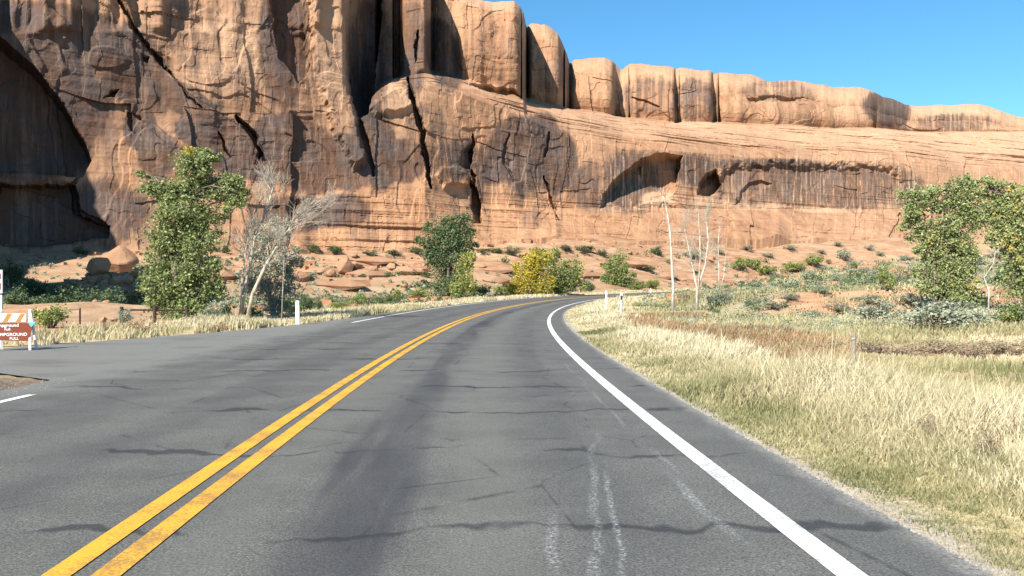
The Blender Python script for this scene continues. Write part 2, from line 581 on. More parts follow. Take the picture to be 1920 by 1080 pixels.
#        u      K0   K1 s1   K2  s2   K3  s3   K4   s4   K5   s5
PROF = np.array([
    (-1500, 570, 420, 0.5, 280, 1, 140, 1.5, 20, 2, 0, 8),
    (-1100, 570, 420, 0.5, 280, 1, 140, 1.5, -10, 2, -25, 8),
    (-760, 570, 420, 0.5, 280, 1, 140, 1.5, 0, 2, -15, 8),
    (-700, 565, 440, 0.5, 340, 1, 240, 1.5, 150, 2, 135, 8),
    (-600, 560, 450, 0.5, 360, 1, 270, 1.5, 190, 2, 175, 8),
    (-540, 540, 430, 0.5, 340, 1, 240, 1.5, 150, 2, 135, 8),
    (-480, 520, 400, 0.5, 280, 1, 140, 1.5, 10, 2, -5, 8),
    (-340, 500, 380, 0.5, 240, 1, 60, 1.5, -75, 2, -95, 9),
    (-180, 484, 360, 1, 220, 2, 60, 3, -110, 4, -140, 14),
    (0, 474, 346, 4, 200, 6, 60, 8, -190, 12, -330, 30),
    (300, 466, 350, 5, 200, 8, 50, 10, -180, 15, -300, 32),
    (560, 468, 345, 6, 200, 9, 50, 12, -120, 16, -220, 32),
    (640, 468, 345, 6, 210, 10, 60, 14, -70, 18, -160, 34),
    (690, 468, 348, 6, 205, 12, 172, 22, -60, 26, -120, 40),
    (740, 468, 350, 7, 170, 16, 150, 27, -45, 31, -90, 45),
    (795, 466, 352, 7, 158, 17, 138, 30, -40, 33, -70, 46),
    (860, 462, 370, 12, 172, 18, 148, 36, 10, 39, -6, 54),
    (920, 455, 385, 15, 195, 19, 166, 34, 14, 37, 0, 54),
    (962, 450, 390, 15, 212, 20, 180, 31, 16, 34, 1, 52),
    (979, 449, 391, 16, 220, 20, 186, 31, 40, 34, 16, 52),
    (985, 449, 391, 16, 222, 20, 188, 44, 62, 47, 44, 62),
    (1020, 448, 390, 16, 235, 21, 198, 47, 66, 50, 46, 66),
    (1046, 447, 389, 16, 245, 21, 203, 49, 84, 52, 64, 68),
    (1062, 447, 389, 16, 250, 21, 205, 50, 110, 53, 92, 68),
    (1067, 447, 389, 16, 252, 22, 206, 50, 130, 53, 112, 70),
    (1130, 447, 389, 17, 272, 22, 215, 54, 130, 57, 110, 76),
    (1165, 448, 390, 17, 280, 22, 222, 56, 142, 59, 121, 78),
    (1250, 449, 391, 18, 284, 23, 230, 60, 150, 64, 127, 84),
    (1340, 449, 392, 19, 290, 24, 229, 62, 156, 66, 132, 88),
    (1440, 448, 392, 19, 296, 25, 234, 64, 172, 68, 150, 92),
    (1520, 447, 392, 20, 299, 26, 238, 66, 178, 70, 158, 94),
    (1610, 445, 392, 20, 302, 27, 242, 68, 186, 72, 163, 96),
    (1650, 444, 392, 21, 304, 27, 244, 68, 203, 72, 182, 98),
    (1697, 443, 392, 21, 308, 28, 246, 70, 216, 76, 200, 104),
    (1760, 443, 393, 22, 316, 30, 247, 76, 217, 84, 200, 112),
    (1830, 444, 394, 23, 322, 32, 246, 80, 215, 88, 198, 116),
    (1920, 445, 396, 24, 330, 34, 246, 84, 230, 92, 219, 118),
    (2200, 448, 400, 26, 345, 36, 262, 90, 246, 100, 232, 130),
    (3000, 455, 420, 14, 370, 40, 300, 95, 285, 110, 275, 150)], float)


def prof(u, k):
    return np.interp(u, PROF[:, 0], PROF[:, k])


# ---------------------------------------------------------------- terrain
def foot_z(u):
    return CAMH + (540 - prof(np.maximum(u, -150), 1)) / FPX * depth_of(u)


def ledge(q, z, x, y):
    """bedded rock steps in the slope below the wall"""
    st = 1.5
    w = z / st + 0.5 * fbm(x * 0.03, y * 0.03, 0.0, 2, 91)
    k = np.floor(w)
    f = w - k
    return (k + sstep(0.74, 1.0, f)) * st - 0.5 * st * fbm(x * 0.03, y * 0.03, 0.0, 2, 91)


def terrain_z(x, y):
    x = np.asarray(x, float)
    y = np.asarray(y, float)
    u = 960 + FPX * x / np.maximum(y, 6.0)
    u = np.clip(u, -400, 3000)
    D = depth_of(u)
    q0 = np.interp(u, [-400, 0, 150, 300, 560, 840, 1100, 1300, 1600, 1920, 3000], [.80, .74, .72, .68, .68, .70, .66, .46, .30, .26, .26])
    ex = np.interp(u, [0, 600, 1200, 1920], [1.1, 1.0, 1.15, 1.2])
    q = y / D
    g = np.clip((q - q0) / (1 - q0), 0, 1.06) ** ex
    z = foot_z(u) * g
    # bedding steps
    amt = np.interp(u, [300, 500, 1250, 1400, 3000], [0.25, 0.85, 0.85, 0.6, 0.5]) * sstep(0.05, 0.25, g)
    z = z * (1 - amt) + ledge(q, z, x, y) * amt
    s, t = road_coords(x, y)
    away = sstep(4.8, 14.0, np.abs(t))
    z = z + away * (0.22 * fbm(x * 0.09, y * 0.09, 0.3, 3, 5) + 0.06 * fbm(x * 0.6, y * 0.6, 0.3, 2, 8))
    # shallow ditch right of the road, low bank beyond the left verge
    z = z - 0.28 * sstep(5.0, 9.0, t) * (1 - sstep(16, 30, t)) * (y < 70)
    # dirt mound at the campground and a red ledge on the right
    z = z + 0.75 * np.exp(-(((x + 24) / 6.0) ** 2 + ((y - 47) / 3.5) ** 2))
    z = z + 0.55 * np.exp(-(((x + 31) / 3.0) ** 2 + ((y - 50) / 2.5) ** 2))
    z = z + 2.6 * np.exp(-(((x + 46) / 8.5) ** 2 + ((y - 99) / 6.0) ** 2)) * (1 + 0.25 * fbm(x * 0.4, y * 0.4, 0.0, 2, 15))
    z = z - 0.9 * np.exp(-(((x + 42) / 24.0) ** 2 + ((y - 72) / 13.0) ** 2))
    e = y - (52 + 0.12 * x + 2.0 * fbm(x * 0.06, 0.0, 0.7, 3, 12))
    m = sstep(14, 19, x) * (1 - sstep(46, 60, x))
    z = z + m * (0.85 * sstep(-0.3, 0.3, e) + 0.65 * sstep(2.0, 2.6, e) - 0.012 * np.clip(e, 0, 60)) * (1 - sstep(30, 60, e) * 0.3)
    # blend into the road bed
    rz = road_zc(s) - road_bank(s) * np.clip(t, -5.2, 5.2)
    w = 1 - sstep(5.2, np.interp(s, [70, 130], [11.0, 34.0]), np.abs(t))
    z = z * (1 - w) + (rz - 0.02 - 0.035 * sstep(0, 4.4, 4.5 - np.abs(t))) * w
    return z, s, t


def build_ground():
    xs = np.concatenate([-np.geomspace(4000, 140, 14), np.linspace(-132, -60, 40), np.linspace(-59, -16, 90), np.linspace(-15.6, 16, 100),
                         np.linspace(16.5, 90, 170), np.linspace(92, 240, 60), np.geomspace(250, 4000, 14)])
    ys = np.concatenate([-np.geomspace(3000, 60, 10), np.linspace(-55, 0, 24), np.linspace(0.5, 30, 80), np.linspace(30.5, 130, 240),
                         np.linspace(131, 300, 190), np.geomspace(310, 5000, 22)])
    X, Y = np.meshgrid(xs, ys, indexing='ij')
    Z, S, Tt = terrain_z(X, Y)
    ap = poly_sdf(X, Y, APRON)
    Z = np.where((ap < 0.6) & (np.abs(Tt) > 4.6), np.where(ap < 0, -0.05, np.minimum(Z, -0.015)), Z)
    Z = Z - 40 * sstep(330, 700, np.hypot(X, Y - 60))
    far = sstep(6, 22, Tt)
    straw = np.clip((1 - sstep(10, 22, Tt)) * (Tt > 4.3) + (Tt < -4.3) * (1 - sstep(9, 13, -Tt)), 0, 1)
    u = 960 + FPX * X / np.maximum(Y, 6.0)
    scrub = sstep(1150, 1400, u) * sstep(30, 50, Y) * 1.0 + 0.45 * sstep(25, 45, Y) * sstep(6, 14, np.abs(Tt))
    q = Y / depth_of(np.clip(u, -400, 3000))
    scrub = np.clip(scrub, 0, 1) * (1 - 0.85 * sstep(0.86, 0.98, q))
    track = np.exp(-((Y - 24.5 - 0.03 * X) / 1.6) ** 2) * sstep(6, 12, X)
    straw = straw * (1 - track)
    dirt = np.exp(-(((X + 26) / 10) ** 2 + ((Y - 44) / 6) ** 2))
    straw = straw * (1 - dirt)
    scrub = scrub * (1 - dirt) * (1 - track)
    gravel = np.exp(-((np.abs(Tt) - 4.68) / 0.16) ** 2) * 0.8
    darkp = np.clip(1.4 * np.exp(-(((X + 9.5) / 3.0) ** 2 + ((Y - 12.4) / 1.8) ** 2)), 0, 1)
    straw = straw * (1 - darkp)
    scrub = scrub * (1 - darkp)
    gravel = np.maximum(gravel * (1 - darkp), 0 * np.exp(-(((X + 9.5) / 2.6) ** 2 + ((Y - 12.6) / 1.5) ** 2)) * 0.6)
    rocky = sstep(0.72, 0.86, q) * np.interp(u, [150, 400, 1300, 1500, 3000], [0.5, 1.0, 1.0, 0.75, 0.7])
    el = Y - (52 + 0.12 * X + 2.0 * fbm(X * 0.06, 0.0, 0.7, 3, 12))
    rocky = np.maximum(rocky, sstep(14, 19, X) * (1 - sstep(46, 60, X)) * sstep(-1.6, -0.4, el) * (1 - sstep(3.0, 4.5, el)))
    V = np.stack([X, Y, Z], -1).reshape(-1, 3)
    me = mesh_np('ground', V, [grid_faces(len(xs), len(ys))], {'straw': ('POINT', straw), 'scrub': ('POINT', scrub), 'gravel': ('POINT', gravel), 'rocky': ('POINT', rocky), 'soil': ('POINT', darkp)}, True)
    add('ground', me, M['ground'], kind='structure')


build_ground()


# ---------------------------------------------------------------- road, markings, side road
def strip(name, s0, s1, ds, ts, dz, m, parent=None, kind=None, label=None):
    s = np.arange(s0, s1 + 1e-6, ds)
    ts = np.asarray(ts, float)
    S, T_ = np.meshgrid(s, ts, indexing='ij')
    V = road_pt(S, T_, dz).reshape(-1, 3)
    uv = np.stack([T_, S], -1).reshape(-1, 2)
    f = grid_faces(len(s), len(ts))[:, ::-1]
    me = mesh_np(name, V, [f], None, True, uv)
    return add(name, me, m, parent, kind=kind, label=label)


road = strip('road', -40, 280, 1.0, np.concatenate([np.linspace(-4.75, 4.2, 12), [4.4, 4.6]]), 0.0, M['asphalt'], kind='structure')
for sgn in (-1, 1):
    strip('centre_line', -40, 280, 1.0, np.array([-0.075, 0.075]) + sgn * 0.125, 0.006, M['yellow_paint'], road,
          label='yellow line of the double centre line, ' + ('left one' if sgn < 0 else 'right one'))
strip('edge_line', -40, 280, 1.0, [3.79, 3.95], 0.006, M['white_paint'], road, label='white edge line along the right shoulder')
strip('edge_line', 34.5, 280, 1.0, [-4.2, -4.06], 0.006, M['white_paint'], road, label='white edge line on the outside of the bend')
strip('edge_line', -40, 11.7, 0.94, [-4.15, -4.02], 0.006, M['white_paint'], road, label='white edge line that ends at the side road')


def build_apron():
    bm = bmesh.new()
    vs = [bm.verts.new((x, y, 0.0)) for x, y in APRON]
    f = bm.faces.new(vs)
    bmesh.ops.triangulate(bm, faces=[f])
    bmesh.ops.subdivide_edges(bm, edges=bm.edges, cuts=3, use_grid_fill=True)
    uvl = bm.loops.layers.uv.new('UVMap')
    s, t = road_coords(np.array([v.co.x for v in bm.verts]), np.array([v.co.y for v in bm.verts]))
    rz = road_zc(s) - road_bank(s) * np.clip(t, -5.2, 5.2)
    for i, v in enumerate(bm.verts):
        v.co.z = rz[i] - 0.006
    bm.normal_update()
    for f in bm.faces:
        for l in f.loops:
            l[uvl].uv = (-4.0 + 0.05 * l.vert.co.y, l.vert.co.x + 9)
        if f.normal.z < 0:
            f.normal_flip()
    me = bpy.data.meshes.new('side_road')
    bm.to_mesh(me)
    bm.free()
    T = NT('worn_asphalt')
    p = T.pos()
    f_ = T.noise(p, 60, 3, 0.75)
    md = T.noise(T.mapping(p, (0.5, 1.0, 1)), 0.8, 5, 0.6)
    col = T.ramp(f_, [(0.32, (0.10, 0.10, 0.094)), (0.5, (0.16, 0.16, 0.15)), (0.68, (0.24, 0.238, 0.222))])
    col = T.mix(T.remap(md, 0.5, 0.72, 0.0, 0.6), col, (0.085, 0.08, 0.072))
    add('side_road', me, T.done(col, 0.75, T.bump(f_, 0.5, 0.012), 0.35), kind='structure')


build_apron()
# ---------------------------------------------------------------- the sandstone cliff
def build_cliff():
    us = np.concatenate([np.linspace(-1500, -200, 90)[:-1], np.linspace(-200, -20, 40)[:-1], np.arange(-20, 1945, 1.55),
                         np.linspace(1950, 3000, 60)])
    segs = [(0, 64), (1, 140), (2, 110), (3, 100), (4, 34), (5, 10)]
    R, Sb = [], []
    k = [prof(us, c) + (7 * fbm(us * 0.02, 0.0, 3.0, 3, 46) if c == 1 else 0) for c in (1, 2, 4, 6, 8, 10)]
    notch = sum(a_ * np.exp(-((us - c_) / w_) ** 2) for c_, a_, w_ in ((982, 9, 7), (1063, 9, 8), (1162, 10, 10), (1265, 3, 6), (1339, 4, 7), (1440, 4, 14), (1560, 4, 12), (1400, -3, 20), (1500, -3, 20)))
    rough = (3.2 * fbm(us * 0.012, 0.0, 7.0, 2, 47) + 1.0 * fbm(us * 0.07, 0.0, 7.0, 3, 48)) * sstep(840, 900, us)
    k[5] = k[5] + notch + rough
    k[4] = k[4] + notch * 1.6 + rough + 12 * sstep(850, 1000, us)
    k[4] = np.minimum(k[4], k[3] - 8)
    s = [0 * us] + [prof(us, c) for c in (3, 5, 7, 9, 11)]
    # below-ground skirt
    R.append(k[0] + 60); Sb.append(s[0] - 3.0)
    R.append(k[0] + 25); Sb.append(s[0] - 1.2)
    for i, n in segs:
        for j in range(n):
            a = j / n
            if i == 2:       # slickrock shoulder: rounds over onto the bench where it is deep
                c, r = 1 - math.cos(a * math.pi / 2), math.sin(a * math.pi / 2)
                w = sstep(4, 14, s[3] - s[2])
                Sb.append(s[2] + (s[3] - s[2]) * ((1 - w) * a + w * (0.55 * c + 0.45 * a)))
                R.append(k[2] + (k[3] - k[2]) * ((1 - w) * a + w * (0.45 * r + 0.55 * a)))
            elif i == 4:     # rounded rim
                c, r = 1 - math.cos(a * math.pi / 2), math.sin(a * math.pi / 2)
                Sb.append(s[4] + (s[5] - s[4]) * c)
                R.append(k[4] + (k[5] - k[4]) * r)
            elif i == 0:
                Sb.append(s[0] + (s[1] - s[0]) * a ** 0.8)
                R.append(k[0] + (k[1] - k[0]) * a)
            elif i == 5:
                Sb.append(s[5] + np.where(us < -120, 12.0, 130.0) * a)
                R.append(k[5] + 60 * a * a + 6 * a)
            else:
                bulge = 3.2 * math.sin(math.pi * a) * sstep(800, 880, us) if i == 3 else 0.0
                Sb.append(s[i] + (s[i + 1] - s[i]) * a - bulge)
                R.append(k[i] + (k[i + 1] - k[i]) * a)
    R = np.stack(R, 1)
    Sb = np.stack(Sb, 1)
    nu, nv = R.shape
    U = np.repeat(us[:, None], nv, 1)
    b3 = 2 + 64 + 140 + 110           # first row of the upper tier
    row = np.arange(nv)[None, :]
    # --- upper tier blocks: each stands back from its left neighbour
    r_up = np.interp(us, [700, 712, 735, 738, 749, 752, 796, 802, 808, 850, 974, 979, 984, 1052, 1058, 1063, 1068, 1146, 1151, 1174, 1178, 1261, 1263, 1267, 1271, 1333, 1336, 1342, 1348, 1450, 1640, 1700, 1920, 3000],
                     [188, 199, 199, 212, 212, 196, 195, 204, 213, 213, 212, 220, 250, 250, 255, 264, 264, 264, 279, 279, 279, 279, 287, 287, 285, 286, 296, 296, 291, 304, 331, 352, 390, 600])
    for u0, u1, am in ((806, 976, 5), (984, 1058, 8), (1066, 1148, 4), (1178, 1262, 2), (1271, 1334, 2), (1347, 1640, 6), (752, 798, 3)):
        x_ = np.clip((us - u0) / (u1 - u0), 0, 1)
        r_up = r_up + am * np.where((us > u0) & (us < u1), np.abs(2 * x_ - 1) ** 9, 0)
    blk = (r_up - depth_of(us) - prof(us, 7)) * sstep(700, 712, us)
    wob = np.interp(us, us, 3.0 * fbm(us * 0.02, 0.0, 0.0, 3, 44))
    upper = sstep(b3 - 4, b3 + 5, row)
    Sb = Sb + upper * (blk + wob * 0.5)[:, None]
    D = depth_of(U)
    fx = np.interp(U, FOOT[:, 0], FOOT[:, 1])
    fy = np.interp(U, FOOT[:, 0], FOOT[:, 2])
    fl = np.hypot(fx, fy)
    dirx, diry = fx / fl, fy / fl
    cosv = np.where(U > -20, fy / fl, 0.86)
    Z = CAMH + (540 - R) / FPX * (D + Sb * cosv)
    X = fx + dirx * Sb
    Y = fy + diry * Sb
    # --- carved features, depth in metres (positive = into the rock)
    d = np.zeros_like(R)

    def groove(pts, w, dep, sharp=0.5, skew=0.0):
        x0, x1 = min(p[0] for p in pts) - 3 * w, max(p[0] for p in pts) + 3 * w
        y0, y1 = min(p[1] for p in pts) - 3 * w, max(p[1] for p in pts) + 3 * w
        m = (U > x0) & (U < x1) & (R > y0) & (R < y1)
        if not m.any():
            return
        wu = U[m] + 3.0 * fbm(U[m] * 0.06, R[m] * 0.06, 2.0, 3, 3)
        dd, par = line_dist(wu, R[m], pts)
        ww = w * (0.25 + 0.75 * np.sin(np.clip(par, 0.04, 0.96) * math.pi) ** 0.6)
        d[m] += dep * (1 - sstep(ww * sharp, ww, dd))

    def hollow(pts, dep, soft=4.0, top=None, rag=2.5):
        x0, x1 = min(p[0] for p in pts) - 30, max(p[0] for p in pts) + 30
        y0, y1 = min(p[1] for p in pts) - 30, max(p[1] for p in pts) + 30
        m = (U > x0) & (U < x1) & (R > y0) & (R < y1)
        uu, rr = U[m], R[m]
        sd = poly_sdf(uu + rag * fbm(uu * 0.07, rr * 0.07, 1.0, 3, 21), rr + rag * fbm(uu * 0.07, rr * 0.07, 5.0, 3, 22), pts)
        a = 1 - sstep(-soft, soft * 0.3, sd)
        if top is not None:          # deepest under the roof, coming out towards the floor
            a = a * (1 - sstep(top[0], top[1], rr) * 0.85)
        d[m] += dep * a

    # slab that overlaps its neighbour along the long diagonal joint
    hollow([(228, -30), (252, 48), (275, 78), (322, 136), (350, 172), (420, 215), (470, 250), (490, 300), (600, 300), (560, -60)], 1.6, 3, rag=1.2)
    groove([(222, -5), (250, 48), (273, 78), (300, 108), (330, 146)], 7, 2.6)
    groove([(330, 146), (352, 178), (378, 205)], 3, 1.0)
    groove([(444, 212), (474, 252), (486, 280), (478, 306)], 8, 4.0)
    groove([(410, 245), (420, 275), (430, 292)], 3, 1.2)
    hollow([(192, 182), (205, 166), (222, 164), (214, 178)], 2.2, 3)
    hollow([(262, 96), (278, 100), (276, 116), (266, 108)], 1.6, 3)
    hollow([(236, 205), (262, 214), (272, 240), (252, 252), (240, 232)], 1.0, 3)
    # tall piers and recesses right of the great slab
    hollow([(498, -60), (568, -60), (574, 60), (580, 128), (560, 150), (520, 100)], 3.2, 4)
    hollow([(651, -80), (716, -80), (712, 40), (706, 110), (700, 160), (690, 206), (676, 220), (662, 196), (652, 140)], 15, 3, rag=2)
    hollow([(575, -80), (650, -80), (650, 130), (668, 220), (690, 300), (660, 320), (620, 240), (585, 120)], -3.0, 10, rag=3)
    groove([(660, 190), (672, 235), (690, 290), (700, 330)], 6, 2.0)
    hollow([(684, 196), (700, 165), (730, 150), (768, 160), (778, 200), (760, 214), (700, 216)], -1.6, 10)
    groove([(766, 148), (774, 196), (788, 238), (796, 296), (808, 352)], 7, 5.0, 0.45)
    groove([(781, 60), (779, 118)], 4, 2.5)
    hollow([(862, 286), (884, 262), (888, 298), (882, 318), (862, 312)], 3.0, 3)
    groove([(886, 250), (882, 300)], 4, 3.0)
    hollow([(882, 330), (892, 352), (903, 380), (904, 418), (886, 418), (882, 380)], 6.0, 3)
    groove([(884, 318), (888, 345)], 5, 3.0)
    groove([(1031, 246), (1028, 262), (1022, 292)], 4, 1.6)
    groove([(1018, 330), (1034, 372), (1047, 412)], 3.5, 1.8)
    groove([(952, 250), (940, 300), (960, 340)], 4, 1.0)
    hollow([(812, 330), (824, 314), (850, 310), (880, 330), (884, 350), (830, 352)], -1.5, 6)
    hollow([(538, 470), (535, 382), (560, 372), (590, 376), (600, 400), (570, 415), (550, 440)], 1.5, 6)
    # undercut below the diagonal slabs along the base
    groove([(150, 330), (135, 345), (142, 395), (195, 420)], 6, 1.5)
    hollow([(-30, 345), (140, 345), (146, 360), (150, 400), (205, 425), (200, 445), (90, 460), (-30, 460)], 3.4, 3)
    hollow([(-160, -190), (0, 68), (60, 122), (120, 192), (158, 262), (172, 300), (152, 330), (60, 324), (-160, 318)], 6.5, 5, rag=1.5)
    # great arch, cave and the long overhang on the right
    hollow([(1122, 390), (1130, 362), (1152, 336), (1176, 316), (1200, 300), (1222, 292), (1250, 289), (1278, 294), (1270, 330), (1260, 362), (1252, 372), (1215, 380), (1185, 392)], 7.5, 5, (330, 402))
    hollow([(1304, 366), (1308, 344), (1322, 326), (1342, 318), (1346, 330), (1352, 346), (1340, 360), (1330, 370)], 9, 3, rag=1.5)
    hollow([(1345, 330), (1356, 314), (1372, 305), (1420, 308), (1480, 304), (1560, 307), (1640, 306), (1690, 318), (1690, 388), (1600, 392), (1480, 392), (1400, 390), (1350, 388)], 2.3, 9, (325, 400), rag=6)
    hollow([(1374, 386), (1384, 362), (1400, 342), (1424, 336), (1446, 346), (1426, 352), (1404, 372), (1392, 386)], 1.6, 4, rag=3)
    groove([(1666, 442), (1678, 425), (1690, 400)], 5, 2.0)
    # upper tier overhang lips
    groove([(1185, 182), (1230, 200)], 3, 1.2)
    hollow([(1400, 262 - 80), (1450, 180), (1520, 186), (1470, 190), (1405, 194)], 2.0, 3)
    hollow([(870, 152), (960, 162), (978, 178), (900, 166)], 3.0, 3)
    # --- natural relief
    low = sstep(330, 420, R) * sstep(520, 700, U)
    big = fbm(X * 0.035, Y * 0.035, Z * 0.02, 4, 31)
    d += 2.2 * big * np.interp(U, [-1500, 0, 700, 1100, 3000], [1.4, 0.7, 0.8, 1.0, 1.6])
    rib = fbm(X * 0.16, Y * 0.16, Z * 0.02, 3, 55)
    steep = np.ones_like(R)
    steep *= 1 - 0.7 * (sstep(2 + 64 + 140 + 15, 2 + 64 + 140 + 50, row) * (1 - sstep(b3 - 5, b3, row))) * sstep(830, 1000, U)
    d += 0.4 * rib * steep * (1 - 0.75 * sstep(800, 900, U))
    # spalled plates with sharp borders
    pl = fbm(X * 0.07, Y * 0.07, Z * 0.06, 3, 61)
    d += 0.38 * (sstep(0.10, 0.16, pl) + sstep(0.42, 0.48, pl)) * steep
    pl = fbm(X * 0.2 + 9, Y * 0.2, Z * 0.16, 3, 63)
    d += 0.13 * (sstep(0.1, 0.2, pl) - sstep(-0.5, -0.4, pl)) * steep
    d += 0.08 * fbm(X * 0.8, Y * 0.8, Z * 0.7, 3, 71)
    # joint-bounded slabs: flat facets with crisp edges
    al = U / FPX * D + 1.5 * fbm(X * 0.08, Y * 0.08, Z * 0.08, 2, 64)
    zw = Z + 2.0 * fbm(X * 0.06, Y * 0.06, 3.0, 2, 65)
    for ca, cz, am, sd in ((10.0, 17.0, 0.75, 1), (4.2, 6.5, 0.28, 2), (1.9, 2.6, 0.10, 3)):
        jz = np.floor(zw / cz)
        ja = np.floor(al / ca + 0.5 * (jz % 2) + 0.37 * jz)
        with np.errstate(over='ignore'):
            cell = _hash(ja.astype(np.int64), jz.astype(np.int64), (0 * jz).astype(np.int64) + sd, 99)
        d += am * cell * np.clip(0.35 + fbm(X * 0.03, Y * 0.03, Z * 0.03, 2, 66 + sd), 0, 1) * steep
    # thin bedding on the apron and the bench
    bed = fbm(X * 0.02, Y * 0.02, Z * 1.1, 3, 81)
    bench = sstep(2 + 64 + 140 + 8, 2 + 64 + 140 + 30, row) * (1 - sstep(b3 - 6, b3, row)) * sstep(860, 1000, U)
    d += 0.6 * bed * low + 0.07 * bed * (1 - low) + bench * (1.1 * bed + 0.9 * fbm(X * 0.05, Y * 0.05, Z * 0.4, 3, 83))
    # top of the rim stays calm so that the skyline keeps its shape
    keep = 1 - 0.75 * sstep(b3 + 100, b3 + 128, row)
    d *= keep
    X = X + dirx * d
    Y = Y + diry * d
    Z = Z + 0.5 * fbm(X * 0.06, Y * 0.06, Z * 0.06, 3, 88) * sstep(b3 + 96, b3 + 120, row)

    # --- varnish stains, with shade painted into the recesses and left alcove
    varn_shade = np.zeros_like(R)
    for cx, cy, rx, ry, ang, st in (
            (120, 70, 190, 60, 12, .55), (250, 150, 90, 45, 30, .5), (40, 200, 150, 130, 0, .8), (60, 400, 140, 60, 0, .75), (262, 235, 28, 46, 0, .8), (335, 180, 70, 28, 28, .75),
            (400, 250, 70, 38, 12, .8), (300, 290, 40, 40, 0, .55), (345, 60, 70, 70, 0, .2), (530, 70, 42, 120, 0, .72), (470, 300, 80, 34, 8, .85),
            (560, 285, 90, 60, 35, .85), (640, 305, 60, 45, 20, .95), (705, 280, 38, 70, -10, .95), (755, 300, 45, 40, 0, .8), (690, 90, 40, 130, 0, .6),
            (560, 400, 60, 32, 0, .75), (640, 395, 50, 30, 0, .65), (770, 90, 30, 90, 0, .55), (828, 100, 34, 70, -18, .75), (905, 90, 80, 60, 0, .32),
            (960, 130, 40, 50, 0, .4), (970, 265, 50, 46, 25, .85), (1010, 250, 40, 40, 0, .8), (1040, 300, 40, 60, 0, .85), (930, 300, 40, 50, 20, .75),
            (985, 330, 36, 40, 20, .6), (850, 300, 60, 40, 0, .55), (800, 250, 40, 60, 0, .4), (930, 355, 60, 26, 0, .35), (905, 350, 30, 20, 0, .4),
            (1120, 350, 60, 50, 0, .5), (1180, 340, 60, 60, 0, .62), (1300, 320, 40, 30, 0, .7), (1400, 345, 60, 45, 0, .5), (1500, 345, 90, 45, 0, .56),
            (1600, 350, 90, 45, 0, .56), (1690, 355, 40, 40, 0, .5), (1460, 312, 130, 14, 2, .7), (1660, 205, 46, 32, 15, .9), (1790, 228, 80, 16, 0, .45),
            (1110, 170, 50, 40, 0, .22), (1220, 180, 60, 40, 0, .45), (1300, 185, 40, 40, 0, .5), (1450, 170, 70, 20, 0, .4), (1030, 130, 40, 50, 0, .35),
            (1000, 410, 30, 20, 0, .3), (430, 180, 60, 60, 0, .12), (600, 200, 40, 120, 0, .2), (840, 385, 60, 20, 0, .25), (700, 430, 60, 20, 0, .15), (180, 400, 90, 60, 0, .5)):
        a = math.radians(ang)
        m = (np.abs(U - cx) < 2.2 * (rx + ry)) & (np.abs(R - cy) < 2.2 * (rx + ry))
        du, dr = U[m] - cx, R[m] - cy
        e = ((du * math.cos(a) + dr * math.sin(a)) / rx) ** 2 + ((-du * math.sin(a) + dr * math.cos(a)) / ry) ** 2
        varn_shade[m] = np.maximum(varn_shade[m], st * (1 - sstep(0.45, 1.7, e)))
    varn_shade += 0.20 * (1 - sstep(500, 900, U)) + 0.05
    pale = 0.55 * (sstep(2 + 64 + 150, 2 + 64 + 200, row) * (1 - sstep(b3 - 2, b3, row))) * sstep(900, 1150, U)
    pale += 0.45 * sstep(b3 + 95, b3 + 115, row) + 0.35 * sstep(1300, 1900, U)
    for cx, cy, rx, ry, st in ((1232, 372, 34, 18, 1.0), (1300, 232, 60, 5, .9), (1715, 250, 55, 4, 1.0), (915, 160, 55, 8, .8), (1420, 385, 60, 10, .7), (1560, 394, 70, 5, .9),
                               (1150, 392, 60, 6, .7), (420, 90, 110, 70, .5), (620, 120, 30, 120, .5), (740, 190, 50, 30, .5), (400, 150, 90, 30, .4), (1330, 375, 40, 12, .7)):
        e = ((U - cx) / rx) ** 2 + ((R - cy) / ry) ** 2
        pale = np.maximum(pale, st * (1 - sstep(0.4, 1.3, e)))
    varn_shade = varn_shade * (1 - 0.8 * np.clip(pale, 0, 1) * (np.abs(R - 372) < 40) * (np.abs(U - 1232) < 45))
    drip = 0.3 + 0.7 * ((U > 1120) & (U < 1720) & (R > 292) & (R < 395))
    warm = np.maximum(sstep(300, 380, R) * sstep(350, 600, U) * (1 - 0.5 * sstep(1100, 1400, U)), 0.55 * sstep(700, 900, U) * (1 - 0.5 * sstep(1200, 1500, U)))
    V = np.stack([X, Y, Z], -1).reshape(-1, 3)
    me = mesh_np('cliff', V, [grid_faces(nu, nv)], {'varn_shade': ('POINT', np.clip(varn_shade, 0, 1)), 'pale': ('POINT', np.clip(pale, 0, 1)), 'drip': ('POINT', drip), 'warm': ('POINT', warm), 'along': ('POINT', U / FPX * D)}, False)
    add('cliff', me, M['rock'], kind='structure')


build_cliff()
# ---------------------------------------------------------------- vegetation tools
M['straw'] = m_leaf('dry_grass_blades', [(0.0, (0.13, 0.145, 0.06)), (0.3, (0.29, 0.275, 0.135)), (0.6, (0.50, 0.435, 0.26)), (1.0, (0.67, 0.60, 0.42))], 0.3)
M['weed'] = m_leaf('rusty_weed_stalks', [(0.0, (0.17, 0.105, 0.06)), (0.5, (0.32, 0.21, 0.115)), (1.0, (0.46, 0.345, 0.20))], 0.25)
M['cottonwood'] = m_leaf('cottonwood_leaves', [(0.0, (0.13, 0.17, 0.06)), (0.45, (0.27, 0.325, 0.125)), (0.72, (0.44, 0.47, 0.23)), (0.8, (0.55, 0.38, 0.05)), (1.0, (0.66, 0.44, 0.06))], 0.35, 0.45)
M['green'] = m_leaf('green_leaves', [(0.0, (0.09, 0.14, 0.045)), (0.5, (0.20, 0.27, 0.09)), (0.8, (0.38, 0.41, 0.13)), (1.0, (0.50, 0.42, 0.08))], 0.35, 0.5)
